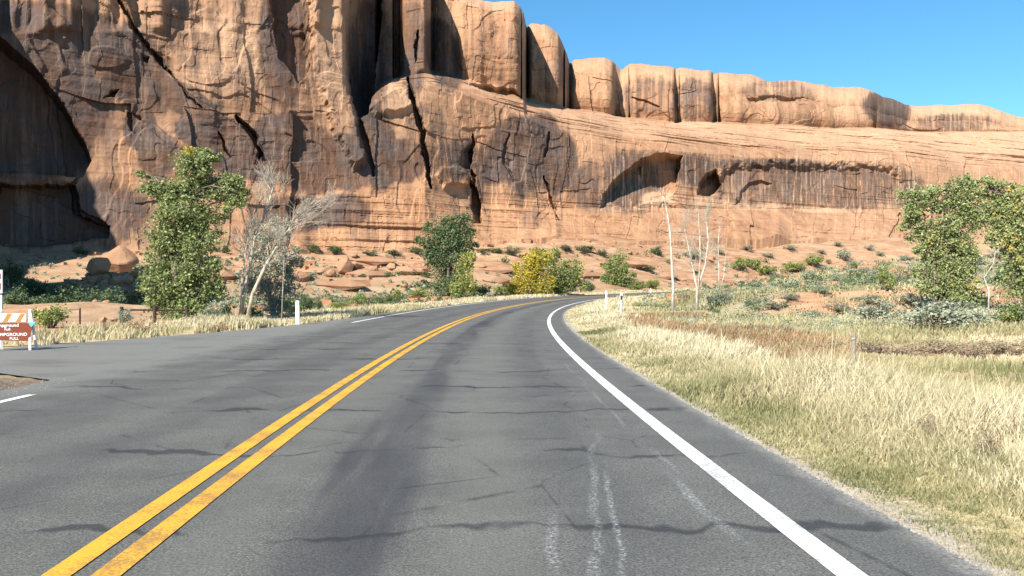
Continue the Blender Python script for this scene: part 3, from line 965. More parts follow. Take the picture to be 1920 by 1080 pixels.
M['dark_green'] = m_leaf('dark_green_leaves', [(0.0, (0.045, 0.075, 0.035)), (0.6, (0.10, 0.15, 0.068)), (1.0, (0.19, 0.24, 0.11))], 0.25, 0.55)
M['yellow'] = m_leaf('yellow_autumn_leaves', [(0.0, (0.27, 0.27, 0.05)), (0.5, (0.56, 0.45, 0.06)), (1.0, (0.74, 0.60, 0.10))], 0.4, 0.5)
M['sage'] = m_leaf('sagebrush_leaves', [(0.0, (0.13, 0.155, 0.10)), (0.5, (0.26, 0.30, 0.21)), (1.0, (0.42, 0.45, 0.33))], 0.2, 0.7)
M['brush'] = m_leaf('dry_brush_twigs', [(0.0, (0.16, 0.12, 0.08)), (0.5, (0.30, 0.235, 0.15)), (1.0, (0.45, 0.37, 0.25))], 0.2, 0.8)
M['bark'] = m_bark('cottonwood_bark', (0.07, 0.055, 0.042), (0.20, 0.165, 0.13))
M['pale_bark'] = m_bark('bleached_bark', (0.24, 0.20, 0.155), (0.48, 0.43, 0.35))
M['white_bark'] = m_bark('white_bark', (0.30, 0.26, 0.22), (0.56, 0.51, 0.45))


def px_world(px, py, Y):
    return np.array([(px - 960) / FPX * Y, Y, CAMH + (540 - py) / FPX * Y])


_YS = np.concatenate([np.linspace(5, 60, 220), np.linspace(60.4, 330, 500)])


def ground_at(px, py, ymin=8.0):
    """the spot on the terrain seen at a pixel of the photograph"""
    ys = _YS[_YS > ymin]
    x = (px - 960) / FPX * ys
    z = terrain_z(x, ys)[0]
    ray = CAMH + (540 - py) / FPX * ys
    k = np.argmax(z >= ray) if (z >= ray).any() else len(ys) - 1
    return float(x[k]), float(ys[k]), float(z[k])


def tz(x, y):
    return float(terrain_z(np.array([x]), np.array([y]))[0][0])


def blades(P, h, w, lean, tone, rng, bend=0.35):
    """tapered bent blades; P (n,3) roots"""
    n = len(P)
    az = rng.uniform(0, 2 * np.pi, n)
    side = np.stack([np.cos(az), np.sin(az), np.zeros(n)], 1)
    la = rng.uniform(0, 2 * np.pi, n)
    ld = np.stack([np.cos(la), np.sin(la), np.zeros(n)], 1) * (lean * h)[:, None] + np.array([0.10, 0.05, 0]) * h[:, None]
    up = np.array([0, 0, 1.0])
    mid = P + ld * bend + up * (h * 0.55)[:, None]
    tip = P + ld + up * (h * (1 - 0.25 * lean))[:, None]
    V = np.stack([P - side * w[:, None], P + side * w[:, None], mid + side * (0.75 * w)[:, None], mid - side * (0.75 * w)[:, None], tip], 1).reshape(-1, 3)
    b = np.arange(n)[:, None] * 5
    q = b + np.array([[0, 1, 2, 3]])
    t = b + np.array([[3, 2, 4]])
    return V, q, t, tone


def grass_object(name, label, cat, P, h, w, lean, tone, m, seed=1):
    V, q, t, tone = blades(P, h, w, lean, tone, np.random.default_rng(seed))
    me = mesh_np(name, V, [q, t], {'t': ('FACE', np.concatenate([tone, tone]))})
    return add(name, me, m, None, label, cat, None, 'stuff')


def leaf_quads(C, size, rng, flat=0.0):
    """randomly turned leaf-shaped quads at C"""
    n = len(C)
    a = rng.normal(size=(n, 3))
    a[:, 2] *= (1 - flat)
    a /= np.linalg.norm(a, axis=1)[:, None] + 1e-9
    b = np.cross(a, rng.normal(size=(n, 3)))
    b /= np.linalg.norm(b, axis=1)[:, None] + 1e-9
    s = (size * rng.uniform(0.6, 1.35, n))[:, None]
    V = np.stack([C - a * s, C + b * s * 0.62 - a * 0.1 * s, C + a * s, C - b * s * 0.62 - a * 0.1 * s], 1).reshape(-1, 3)
    return V, np.arange(n)[:, None] * 4 + np.arange(4)[None]


def in_ball(n, rng, power=0.5):
    v = rng.normal(size=(n, 3))
    v /= np.linalg.norm(v, axis=1)[:, None]
    return v * (rng.uniform(0, 1, n) ** power)[:, None]


def limb(mb, a, b, r0, r1, rng, sag=0.12, n=5, seg=5):
    a, b = np.asarray(a, float), np.asarray(b, float)
    L = np.linalg.norm(b - a)
    off = rng.normal(size=3) * L * sag
    pts = [a + (b - a) * t + off * math.sin(math.pi * t) * (1 - 0.4 * t) + np.array([0, 0, L * 0.08 * math.sin(math.pi * t)]) for t in np.linspace(0, 1, seg)]
    mb.tube(pts, [r0 + (r1 - r0) * t for t in np.linspace(0, 1, seg)], n, False)
    return pts


def make_tree(name, label, base, trunk_pts, clumps, nleaf, leaf, m_leaves, m_bk, r0, seed, group=None, tone=(0.1, 0.65), cat='tree', subs=16):
    """clumps: (offset x, offset z, rx, rz[, tone shift[, offset y]]) in metres from the base"""
    rng = np.random.default_rng(seed)
    root = thing(name, label, cat, tuple(base), 0.0, group)
    mb = MB()
    tp = [np.array([0, 0, -0.15])] + [np.array(p, float) for p in trunk_pts]
    nT = len(tp)
    rad = [r0 * (1.25 if i == 0 else 1) * (1 - 0.72 * i / (nT - 1)) for i in range(nT)]
    mb.tube([Vector(p) for p in tp], rad, 8, True)
    ex = []
    for c in clumps:      # satellites break up the outline
        for _ in range(3):
            a_, f_ = rng.uniform(0, 6.28), rng.uniform(0.22, 0.5)
            ex.append((c[0] + c[2] * 1.0 * math.cos(a_), c[1] + c[3] * 1.0 * math.sin(a_), c[2] * f_ * 1.2, c[3] * f_) + tuple(c[4:5] if len(c) > 4 else (0.0,)))
    clumps = list(clumps) + ex
    tot = sum(c[2] * c[3] for c in clumps)
    Vs, tones = [], []
    for c in clumps:
        cx, cz, rx, rz = c[:4]
        sh = c[4] if len(c) > 4 else 0.0
        ry = 0.85 * math.sqrt(rx * rz)
        cy = c[5] if len(c) > 5 else rng.uniform(-0.5, 0.5) * ry
        C = np.array([cx, cy, cz])
        lower = [i for i in range(nT) if tp[i][2] < cz - 0.2 * rz] or [0]
        i = min(lower, key=lambda k: np.linalg.norm(tp[k] - C) + 0.4 * max(0, cz - tp[k][2]))
        limb(mb, tp[i], C, max(rad[i] * 0.55, 0.02), 0.02, rng, 0.10, 6)
        k = max(5, int(subs * (rx * rz) / (tot / len(clumps))))
        sc = in_ball(k, rng, 0.38) * np.array([rx, ry, rz]) + C
        for q in sc:
            limb(mb, C + (q - C) * 0.1, q, 0.028, 0.008, rng, 0.12, 4, 4)
        n = int(nleaf * rx * rz / tot)
        wh = rng.integers(0, k, n)
        rs = rng.uniform(0.22, 0.7, k)
        dv = in_ball(n, rng, 0.55)
        pts = sc[wh] + dv * (rs[wh])[:, None] * np.array([rx, ry, rz])
        tn = rng.uniform(tone[0], tone[1], n) + sh + rng.uniform(-0.1, 0.1, k)[wh]
        Vs.append(pts)
        tones.append(tn)
    P = np.concatenate(Vs)
    tn = np.clip(np.concatenate(tones), 0, 1)
    keep = P[:, 2] > 0.02
    P, tn = P[keep], tn[keep]
    V, q = leaf_quads(P, leaf, rng)
    mb.build('trunk', m_bk, root, True)
    add('crown', mesh_np('crown', V, [q], {'t': ('FACE', tn)}), m_leaves, root)
    return root


def tree_px(name, label, Yd, base_px, trunk_px, clumps_px, *a, **k):
    """same, with trunk and clumps given as photo pixels at depth Yd"""
    b = px_world(base_px[0], base_px[1], Yd)
    b[2] = tz(b[0], b[1])
    w = lambda x, y: px_world(x, y, Yd) - b
    tp = [w(*p) for p in trunk_px]
    cl = []
    for c in clumps_px:
        o = w(c[0], c[1])
        cl.append((o[0], o[2], c[2] / FPX * Yd, c[3] / FPX * Yd) + tuple(c[4:]))
    return make_tree(name, label, b, tp, cl, *a, **k)


def bush_mesh(seed, kind):
    """unit bush: about 1 m wide, 0.75 m tall"""
    rng = np.random.default_rng(seed)
    k = {'sage': 26, 'green': 30, 'brush': 24, 'dark': 24, 'rust': 24}[kind]
    n = {'sage': 1500, 'green': 1500, 'brush': 1100, 'dark': 1500, 'rust': 1100}[kind]
    c = in_ball(k, rng, 0.35) * np.array([0.36, 0.36, 0.3])
    c[:, 2] = np.abs(c[:, 2]) * 1.25 + 0.16
    c *= rng.uniform(0.75, 1.2, k)[:, None]
    wh = rng.integers(0, k, n)
    P = c[wh] + in_ball(n, rng, 0.6) * rng.uniform(0.09, 0.2, k)[wh][:, None] * np.array([1, 1, 0.9])
    P[:, 2] = np.maximum(P[:, 2], 0.01)
    V, q = leaf_quads(P, {'sage': 0.021, 'green': 0.026, 'brush': 0.018, 'dark': 0.026, 'rust': 0.018}[kind], rng)
    fo = mesh_np('foliage', V, [q], {'t': ('FACE', np.clip(rng.uniform(0.1, 0.9, n) + rng.uniform(-0.2, 0.2, k)[wh], 0, 1))})
    mb = MB()
    for p in c:
        limb(mb, (p[0] * 0.1, p[1] * 0.1, -0.03), p, 0.012, 0.004, rng, 0.1, 4, 4)
    return fo, mb.mesh('stems')


BUSH = {k: [bush_mesh(200 + 10 * i + j, k) for j in range(4)] for i, k in enumerate(('sage', 'green', 'brush', 'dark', 'rust'))}
BMAT = {'sage': M['sage'], 'green': M['green'], 'brush': M['brush'], 'dark': M['dark_green'], 'rust': M['weed']}
BNAME = {'sage': 'sagebrush', 'green': 'shrub', 'brush': 'dry_brush', 'dark': 'evergreen_shrub', 'rust': 'dry_brush'}
_bc = [0]


def bush(kind, loc, w, h, label, group=None):
    fo, st = BUSH[kind][_bc[0] % 4]
    _bc[0] += 1
    r = thing(BNAME[kind], label, 'shrub', (loc[0], loc[1], loc[2] - 0.03), random.uniform(0, 6.28), group)
    r.scale = (w, w * random.uniform(0.8, 1.1), h / 0.75)
    add('foliage', fo, BMAT[kind], r)
    add('stems', st, M['bark'], r)
    return r


def bush_px(kind, px, py, wpx, hpx, label, group=None, ymin=8.0):
    x, y, z = ground_at(px, py, ymin)
    return bush(kind, (x, y, z), wpx / FPX * y, hpx / FPX * y, label, group)


# ---------------------------------------------------------------- grass and ground cover
def tuft_field(n_tuft, per, smp, hfun, tonefun, spread, wk, seed, lean=(0.15, 0.6)):
    rng = np.random.default_rng(seed)
    x, y = smp(n_tuft, rng)
    z, s, t = terrain_z(x, y)
    ap = poly_sdf(x, y, APRON)
    ok = (np.abs(t) > 4.66) & (ap > 0.12)
    x, y, z, s, t = x[ok], y[ok], z[ok], s[ok], t[ok]
    h = hfun(x, y, s, t, rng)
    ok = h > 0.03
    x, y, z, s, t, h = x[ok], y[ok], z[ok], s[ok], t[ok], h[ok]
    tn = tonefun(x, y, s, t, rng)
    d = np.hypot(x, y)
    n = len(x)
    X = np.repeat(x, per) + rng.normal(size=n * per) * np.repeat(spread * (1 + 0.02 * d), per)
    Y = np.repeat(y, per) + rng.normal(size=n * per) * np.repeat(spread * (1 + 0.02 * d), per)
    Z = np.repeat(z, per) - 0.02
    H = np.repeat(h, per) * rng.uniform(0.45, 1.15, n * per)
    D = np.repeat(d, per)
    W = wk * np.maximum(D, 3.5) * rng.uniform(0.6, 1.3, n * per)
    T_ = np.clip(np.repeat(tn, per) + rng.uniform(-0.18, 0.18, n * per), 0, 1)
    _, t2 = road_coords(X, Y)
    ok = (np.abs(t2) > 4.6) & (poly_sdf(X, Y, APRON) > 0.06)
    return np.stack([X, Y, Z], 1)[ok], H[ok], W[ok], rng.uniform(lean[0], lean[1], n * per)[ok], T_[ok]


def verge_r(n, rng):
    s = np.exp(rng.uniform(math.log(1.6), math.log(150), n))
    t = 4.70 + np.interp(s, [9, 17], [3.9, 2.5]) * rng.uniform(0, 1, n) ** 1.1 + np.where(rng.uniform(0, 1, n) < 0.06, rng.uniform(0, 2, n), 0)
    p = road_pt(s, t)
    return p[:, 0], p[:, 1]


def verge_r_h(x, y, s, t, rng):
    h = 0.15 + 0.52 * sstep(4.75, 6.4, t + 0.3 * fbm(x * 0.8, y * 0.8, 0, 2, 3))
    h *= 0.8 + 0.45 * fbm(x * 0.35, y * 0.35, 0.0, 2, 9)
    h *= (1 - 0.6 * sstep(8.7, 9.8, t)) * np.interp(s, [0, 8, 18, 150], [1.0, 0.95, 0.62, 0.55])
    return h * rng.uniform(0.7, 1.1, len(x))


def verge_r_t(x, y, s, t, rng):
    return np.clip(0.36 + 0.32 * sstep(5.0, 6.3, t) + 0.34 * fbm(x * 0.5, y * 0.5, 0.0, 3, 14) + 0.24 * sstep(7, 18, s) - 0.12 * sstep(6.6, 8.5, t) * (1 - sstep(10, 16, s)), 0, 0.95)


grass_object('dry_grass', 'tall dry straw grass on the right verge inside the bend', 'grass',
             *tuft_field(17500, 13, verge_r, verge_r_h, verge_r_t, 0.035, 0.00062, 101), M['straw'], 1)


def edge_smp(n, rng):
    s = np.exp(rng.uniform(math.log(1.8), math.log(30), n))
    t = 4.74 + 1.5 * rng.uniform(0, 1, n)
    p = road_pt(s, t)
    return p[:, 0], p[:, 1]


grass_object('short_grass', 'short olive grass fringing the right pavement edge', 'grass',
             *tuft_field(8500, 11, edge_smp, lambda x, y, s, t, r: (0.10 + 0.20 * sstep(4.7, 6.0, t)) * (0.9 + 0.5 * fbm(x * .6, y * .6, 0, 2, 33)) * r.uniform(.5, 1.2, len(x)),
                         lambda x, y, s, t, r: np.clip(0.27 + 0.25 * fbm(x * .5, y * .5, 0, 3, 35) + 0.12 * sstep(5, 6, t), 0, 0.7), 0.03, 0.00055, 105, (0.2, 0.9)), M['straw'], 5)


grass_object('seed_head_grass', 'sparse taller seed head stalks above the straw verge', 'grass',
             *tuft_field(1500, 5, verge_r, lambda x, y, s, t, r: 1.45 * verge_r_h(x, y, s, t, r) * (t > 5.6), lambda x, y, s, t, r: r.uniform(0.45, 1.0, len(x)), 0.05, 0.0004, 106, (0.1, 0.5)), M['straw'], 6)
grass_object('brown_weeds', 'scattered brown weed stalks among the straw on the right verge', 'weeds',
             *tuft_field(520, 16, verge_r, lambda x, y, s, t, r: 0.9 * verge_r_h(x, y, s, t, r) * (t > 5.3), lambda x, y, s, t, r: r.uniform(0.0, 0.45, len(x)), 0.06, 0.0008, 107, (0.2, 0.8)), M['weed'], 7)


def verge_l(n, rng):
    a = n // 2
    s = np.exp(rng.uniform(math.log(30), math.log(190), a))
    t = -4.9 - 4.6 * rng.uniform(0, 1, a) ** 1.2
    p = road_pt(s, t)
    x = rng.uniform(-34, -6, n - a)
    y = rng.uniform(18.5, 42, n - a)
    k = poly_sdf(x, y, APRON)
    y = np.where((k > 0) & (k < 4.5), y, -500)
    return np.concatenate([p[:, 0], x]), np.concatenate([p[:, 1], y])


def verge_l_h(x, y, s, t, rng):
    h = 0.42 * (0.85 + 0.5 * fbm(x * 0.3, y * 0.3, 0.0, 2, 19)) * rng.uniform(0.6, 1.15, len(x))
    h *= np.interp(s, [20, 60, 190], [1, 0.85, 0.7])
    return np.where(y < 0, 0, h)


def verge_l_t(x, y, s, t, rng):
    return np.clip(0.62 + 0.25 * fbm(x * 0.4, y * 0.4, 0.0, 2, 24) + 0.1 * sstep(30, 60, s), 0.2, 0.95)


grass_object('dry_grass', 'pale dry grass along the left verge beside the side road', 'grass',
             *tuft_field(8600, 12, verge_l, verge_l_h, verge_l_t, 0.05, 0.0006, 102), M['straw'], 2)


def weed_smp(n, rng):
    s = rng.uniform(15, 54, n)
    t = rng.uniform(7.0, 13.0, n)
    p = road_pt(s, t)
    return p[:, 0], p[:, 1]


grass_object('rusty_weeds', 'rust brown dry weeds in a low band behind the straw grass', 'weeds',
             *tuft_field(3400, 12, weed_smp, lambda x, y, s, t, r: (0.26 + 0.14 * fbm(x * .2, y * .2, 0, 2, 41)) * r.uniform(.6, 1.2, len(x)) * (fbm(x * .12, y * .12, 0, 2, 47) > -0.45) * (np.abs(y - 24.5 - 0.03 * x) > 1.3) * (x / y < 0.40 + 0.04 * fbm(x * .5, y * .5, 0, 2, 49)),
                         lambda x, y, s, t, r: np.clip(0.5 + 0.3 * fbm(x * .3, y * .3, 0, 2, 43), 0, 1), 0.09, 0.0007, 103), M['weed'], 3)


def low_smp(n, rng):
    y = rng.uniform(8, 42, n)
    x = rng.uniform(3, 26, n)
    return x, np.where((x / y < 0.66) & (x / y > 0.16), y, -500)


grass_object('low_dry_grass', 'low dry grass on the flat between the verge and the sagebrush', 'grass',
             *tuft_field(9000, 8, low_smp, lambda x, y, s, t, r: (0.2 + 0.1 * fbm(x * .3, y * .3, 0, 2, 71)) * r.uniform(.5, 1.2, len(x)) * (y > 0) * (t > 6.5) * (np.abs(y - 24.5 - 0.03 * x) > 0.9),
                         lambda x, y, s, t, r: np.clip(0.42 + 0.3 * fbm(x * .25, y * .25, 0, 2, 73), 0.05, 0.8), 0.08, 0.0006, 108), M['straw'], 8)


def field_smp(n, rng):
    y = np.exp(rng.uniform(math.log(30), math.log(230), n))
    u = rng.uniform(1180, 2020, n)
    x = (u - 960) / FPX * y
    return x, y


grass_object('pale_grass', 'pale grass between the sagebrush on the slope right of the bend', 'grass',
             *tuft_field(11000, 9, field_smp, lambda x, y, s, t, r: (0.30 + 0.002 * y) * r.uniform(.5, 1.2, len(x)) * (t > 9.5) * (fbm(x * .07, y * .07, 0, 3, 51) > -0.25) * (y / depth_of(960 + FPX * x / y) < 0.9),
                         lambda x, y, s, t, r: np.clip(0.44 + 0.3 * fbm(x * .1, y * .1, 0, 2, 53), 0.1, 0.8), 0.16, 0.0006, 104), M['straw'], 4)


def scrub_cover():
    rng = np.random.default_rng(77)
    n = 5600
    y = np.exp(rng.uniform(math.log(34), math.log(240), n))
    u = rng.uniform(40, 2000, n)
    x = (u - 960) / FPX * y
    z, s, t = terrain_z(x, y)
    q = y / depth_of(u)
    dens = fbm(x * 0.05, y * 0.05, 0.0, 3, 58) + 0.35 * sstep(1150, 1400, u)
    ok = (np.abs(t) > 10) & (q < 0.97) & (dens > -0.05) & (poly_sdf(x, y, APRON) > 6) & (np.abs(y - 24.5 - 0.03 * x) > 2)
    ok &= ~((u < 340) & (y < 52))
    x, y, z = x[ok], y[ok], z[ok]
    k = len(x)
    r = rng.uniform(0.16, 0.42, k) * np.interp(y, [40, 200], [0.9, 1.7])
    per = 34
    P = np.repeat(np.stack([x, y, z], 1), per, 0) + in_ball(k * per, rng, 0.5) * np.repeat(r, per)[:, None] * np.array([1, 1, 0.75]) + np.array([0, 0, 1]) * np.repeat(r * 0.55, per)[:, None]
    tone = np.clip(np.repeat(rng.uniform(0.05, 0.85, k), per) + rng.uniform(-0.2, 0.2, k * per), 0, 1)
    V, qd = leaf_quads(P, np.repeat(np.clip(0.0011 * y, 0.045, 0.2), per), rng)
    me = mesh_np('low_scrub', V, [qd], {'t': ('FACE', tone)})
    add('low_scrub', me, M['sage'], None, 'low grey green scrub scattered over the valley floor and slopes', 'scrub', None, 'stuff')


scrub_cover()


def green_scrub():
    rng = np.random.default_rng(78)
    n = 1500
    y = np.exp(rng.uniform(math.log(48), math.log(235), n))
    u = rng.uniform(250, 2000, n)
    x = (u - 960) / FPX * y
    z, s, t = terrain_z(x, y)
    q = y / depth_of(u)
    dens = fbm(x * 0.045, y * 0.06, 4.0, 3, 59) + 0.25 * sstep(1200, 1400, u)
    ok = (np.abs(t) > 9) & (q < 0.985) & (dens > 0.12)
    x, y, z = x[ok], y[ok], z[ok]
    k = len(x)
    r = rng.gamma(3.0, 0.17, k) + 0.15
    per = 60
    P = np.repeat(np.stack([x, y, z], 1), per, 0) + in_ball(k * per, rng, 0.5) * np.repeat(r, per)[:, None] * np.array([1.2, 1, 0.7]) + np.array([0, 0, 1]) * np.repeat(r * 0.5, per)[:, None]
    tone = np.clip(np.repeat(rng.uniform(0.0, 0.8, k), per) + rng.uniform(-0.25, 0.25, k * per), 0, 1)
    V, qd = leaf_quads(P, np.repeat(np.clip(0.0011 * y, 0.05, 0.22), per), rng)
    add('green_scrub', mesh_np('green_scrub', V, [qd], {'t': ('FACE', tone)}), M['dark_green'], None, 'patchy dark green scrub over the ledges and slopes below the cliff', 'scrub', None, 'stuff')


green_scrub()


def rubble():
    rng = np.random.default_rng(79)
    n = 6500
    y = np.exp(rng.uniform(math.log(70), math.log(235), n))
    u = rng.uniform(60, 1950, n)
    x = (u - 960) / FPX * y
    z, s, t = terrain_z(x, y)
    q = y / depth_of(u)
    ok = (np.abs(t) > 12) & (q < 0.995) & (fbm(x * 0.07, y * 0.07, 9.0, 3, 68) + 0.5 * sstep(0.8, 0.97, q) > 0.15)
    x, y, z = x[ok], y[ok], z[ok]
    m_ = 420
    xm, ym = rng.normal(-46, 5.0, m_), rng.normal(97, 4.5, m_)
    x, y = np.concatenate([x, xm]), np.concatenate([y, ym])
    z = np.concatenate([z, terrain_z(xm, ym)[0]])
    k = len(x)
    r = (rng.gamma(1.6, 0.12, k) + 0.06) * np.interp(y, [70, 200], [0.8, 1.5])
    c8 = np.array([(a, b, c) for a in (-1, 1) for b in (-1, 1) for c in (-1, 1)], float)
    q8 = c8[None] * rng.uniform(0.55, 1.15, (k, 8, 1)) * np.stack([rng.uniform(.7, 1.4, k), rng.uniform(.6, 1.1, k), rng.uniform(.35, .8, k)], 1)[:, None, :]
    a = rng.uniform(0, 6.28, k)
    c, s_ = np.cos(a)[:, None], np.sin(a)[:, None]
    q8 = np.stack([c * q8[..., 0] - s_ * q8[..., 1], s_ * q8[..., 0] + c * q8[..., 1], q8[..., 2]], -1)
    V = (np.stack([x, y, z + 0.2 * r], 1)[:, None] + q8 * r[:, None, None]).reshape(-1, 3)
    f6 = np.array([(0, 1, 3, 2), (4, 6, 7, 5), (0, 4, 5, 1), (2, 3, 7, 6), (0, 2, 6, 4), (1, 5, 7, 3)])
    F = (np.arange(k)[:, None, None] * 8 + f6[None]).reshape(-1, 4)
    add('rubble', mesh_np('rubble', V, [F], {'warm': ('FACE', rng.uniform(0.2, 1, len(F))), 'varn_shade': ('FACE', np.repeat(rng.uniform(0, 0.35, k), 6))}), M['rock'], None, 'angular sandstone rubble strewn over the slopes below the cliff', 'rubble', None, 'stuff')


rubble()


def gravel():
    rng = np.random.default_rng(5)
    n = 9000
    s = np.exp(rng.uniform(math.log(2.2), math.log(60), n))
    t = 4.58 + np.abs(rng.normal(size=n)) * 0.13
    p = road_pt(s, t)
    n2 = 1800
    x2, y2 = rng.normal(-9.6, 1.6, n2), rng.normal(12.3, 0.8, n2)
    k = poly_sdf(x2, y2, APRON) > -0.35
    P = np.concatenate([p, np.stack([x2[k], y2[k], np.full(k.sum(), 0.0)], 1)])
    r = rng.uniform(0.006, 0.02, len(P)) * np.interp(np.hypot(P[:, 0], P[:, 1]), [4, 40], [0.8, 2.2])
    tv = np.array([(1, 0, -.5), (-.5, .87, -.5), (-.5, -.87, -.5), (0, 0, .9)])
    a = rng.uniform(0, 6.28, len(P))
    c, s_ = np.cos(a), np.sin(a)
    q = np.stack([c[:, None] * tv[:, 0] - s_[:, None] * tv[:, 1], s_[:, None] * tv[:, 0] + c[:, None] * tv[:, 1], np.tile(tv[:, 2], (len(P), 1))], -1)
    z0 = np.where(np.abs(road_coords(P[:, 0], P[:, 1])[1]) > 4.6, terrain_z(P[:, 0], P[:, 1])[0], P[:, 2])
    P[:, 2] = z0
    V = (P[:, None, :] + q * r[:, None, None]).reshape(-1, 3)
    b = np.arange(len(P))[:, None] * 4
    F = np.concatenate([b + np.array([[0, 1, 3]]), b + np.array([[1, 2, 3]]), b + np.array([[2, 0, 3]])])
    add('gravel', mesh_np('gravel', V, [F]), m_plain('gravel_stone', (0.27, 0.255, 0.235), 0.9, 0.6, 3.0), None, 'loose grey gravel along the crumbling pavement edge', 'gravel', None, 'stuff')


gravel()
# ---------------------------------------------------------------- trees
tree_px('cottonwood_tree', 'tall green cottonwood with a yellow tip left of the road', 36.0, (325, 606), [(325, 560), (330, 500), (345, 430), (362, 370), (368, 320)],
        [(366, 312, 36, 28), (360, 291, 20, 15, .5), (395, 300, 20, 12), (290, 352, 26, 18), (268, 330, 12, 8), (320, 360, 42, 24), (380, 350, 44, 26), (440, 352, 22, 26), (428, 375, 30, 18, .12), (340, 400, 48, 28),
         (385, 405, 30, 18), (326, 445, 52, 30), (376, 455, 40, 32), (314, 490, 48, 32), (368, 505, 40, 30), (304, 535, 36, 32), (346, 545, 46, 32), (318, 580, 42, 26), (354, 585, 32, 22), (402, 540, 20, 26, .05)],
        46000, 0.06, M['cottonwood'], M['bark'], 0.2, 11, tone=(0.1, 0.62), subs=15)


def bare_tree(name, label, Yd, base_px, trunks, m_bk, seed, levels=3, spread=0.55, group=None, twig=0.008, up=0.25):
    """leafless tree: trunks as pixel polylines with base radius, branching twigs as a part"""
    rng = np.random.default_rng(seed)
    b = px_world(base_px[0], base_px[1], Yd)
    b[2] = tz(b[0], b[1])
    root = thing(name, label, 'tree', tuple(b), 0.0, group)
    tk, tw = MB(), MB()

    def grow(p, d, L, r, lev):
        d = d / np.linalg.norm(d)
        q = p + d * L + rng.normal(size=3) * L * 0.06
        limb(tw, p, q, r, r * 0.5, rng, 0.05, 4, 4)
        if lev <= 0:
            return
        for k in range(rng.integers(3, 5)):
            f = rng.uniform(0.3, 1.0)
            nd = d + rng.normal(size=3) * spread + np.array([0, 0, up])
            grow(p + (q - p) * f, nd, L * rng.uniform(0.5, 0.75), max(r * 0.55, twig * 0.6), lev - 1)
    for pts, r0, nb, L0 in trunks:
        w = [px_world(x, y, Yd) - b for x, y in pts]
        w[0][2] = -0.1
        w = [p + np.array([0, rng.normal() * 0.12 if i else 0, 0]) for i, p in enumerate(w)]
        n = len(w)
        tk.tube([Vector(p) for p in w], [r0 * (1 - 0.75 * i / (n - 1)) for i in range(n)], 7)
        for k in range(nb):
            f = rng.uniform(0.35, 1.0) * (n - 1)
            i = min(int(f), n - 2)
            p = w[i] + (w[i + 1] - w[i]) * (f - i)
            d = (w[i + 1] - w[i])
            d = d / np.linalg.norm(d) + rng.normal(size=3) * spread
            grow(p, d, L0 * rng.uniform(0.6, 1.1) * (1.15 - 0.4 * f / n), max(r0 * 0.3 * (1 - 0.6 * f / n), twig), levels - 1)
    tk.build('trunk', m_bk, root, True)
    tw.build('twigs', M['pale_bark'], root)['kind'] = 'stuff'
    return root


bare_tree('bare_tree', 'leafless pale tree with two leaning trunks beside the green cottonwood', 37.0, (456, 603),
          [([(450, 603), (455, 560), (466, 500), (482, 440), (500, 385), (512, 352)], 0.105, 28, 1.15),
           ([(462, 603), (476, 550), (500, 495), (528, 445), (560, 408), (590, 385)], 0.10, 26, 1.15),
           ([(452, 603), (456, 540), (462, 470), (474, 410), (488, 365)], 0.05, 10, 0.9), ([(528, 560), (531, 500), (532, 440)], 0.03, 8, 0.7)],
          M['pale_bark'], 21, 4, 0.42, twig=0.007)
tree_px('tamarisk_tree', 'grey green feathery tree behind the leaning bare trunks', 41.0, (510, 596), [(508, 560), (505, 500), (500, 450)],
        [(495, 450, 34, 34), (520, 430, 26, 26), (480, 480, 28, 30), (515, 495, 36, 34), (545, 480, 22, 28), (500, 540, 40, 36), (540, 545, 34, 34), (470, 530, 26, 34), (515, 580, 46, 20)],
        9500, 0.05, M['sage'], M['pale_bark'], 0.06, 31, tone=(0.3, 0.95))
tree_px('cottonwood_tree', 'dark green rounded tree standing across the bend in the centre', 112.0, (842, 556), [(842, 530), (840, 500), (842, 460)],
        [(842, 428, 34, 26), (812, 448, 26, 26), (866, 446, 26, 26), (838, 470, 38, 24), (812, 478, 22, 20), (872, 472, 20, 20), (838, 505, 28, 28), (845, 535, 28, 22), (820, 540, 20, 16), (802, 485, 10, 12)],
        22000, 0.13, M['dark_green'], M['bark'], 0.3, 41, tone=(0.2, 1.0))
tree_px('cottonwood_tree', 'slim yellow green young tree in front of the dark rounded tree', 104.0, (872, 556), [(872, 530), (873, 500)],
        [(874, 490, 13, 18, .15), (870, 515, 16, 20), (864, 540, 20, 16), (880, 530, 12, 20, .1)], 5000, 0.11, M['green'], M['bark'], 0.12, 42, tone=(0.35, 0.9))
tree_px('cottonwood_tree', 'bright yellow autumn tree on the outside of the bend', 122.0, (1000, 554), [(1000, 530), (1003, 500)],
        [(1003, 484, 22, 20), (982, 512, 20, 24), (1010, 508, 24, 22, -.15), (992, 538, 32, 18, -.1), (1018, 536, 22, 18, -.3), (972, 535, 14, 16, -.1)], 11000, 0.12, M['yellow'], M['bark'], 0.2, 43, tone=(0.1, 0.85))
tree_px('cottonwood_tree', 'green and yellow tree just right of the bright yellow tree', 126.0, (1045, 553), [(1044, 530), (1042, 505)],
        [(1035, 492, 17, 22), (1055, 508, 18, 20, .1), (1040, 525, 22, 20), (1068, 522, 16, 18, -.2), (1050, 542, 24, 14, -.1), (1082, 505, 12, 16, .2), (1086, 530, 12, 16, .1)], 8500, 0.13, M['green'], M['bark'], 0.2, 44, tone=(0.25, 0.85))
tree_px('cottonwood_tree', 'small round green tree behind the two delineator posts', 168.0, (1160, 548), [(1160, 530), (1160, 505)],
        [(1160, 490, 17, 20), (1148, 510, 18, 18), (1172, 512, 16, 18), (1158, 532, 26, 16), (1140, 532, 12, 12)], 8000, 0.15, M['green'], M['bark'], 0.25, 45, tone=(0.2, 0.75))
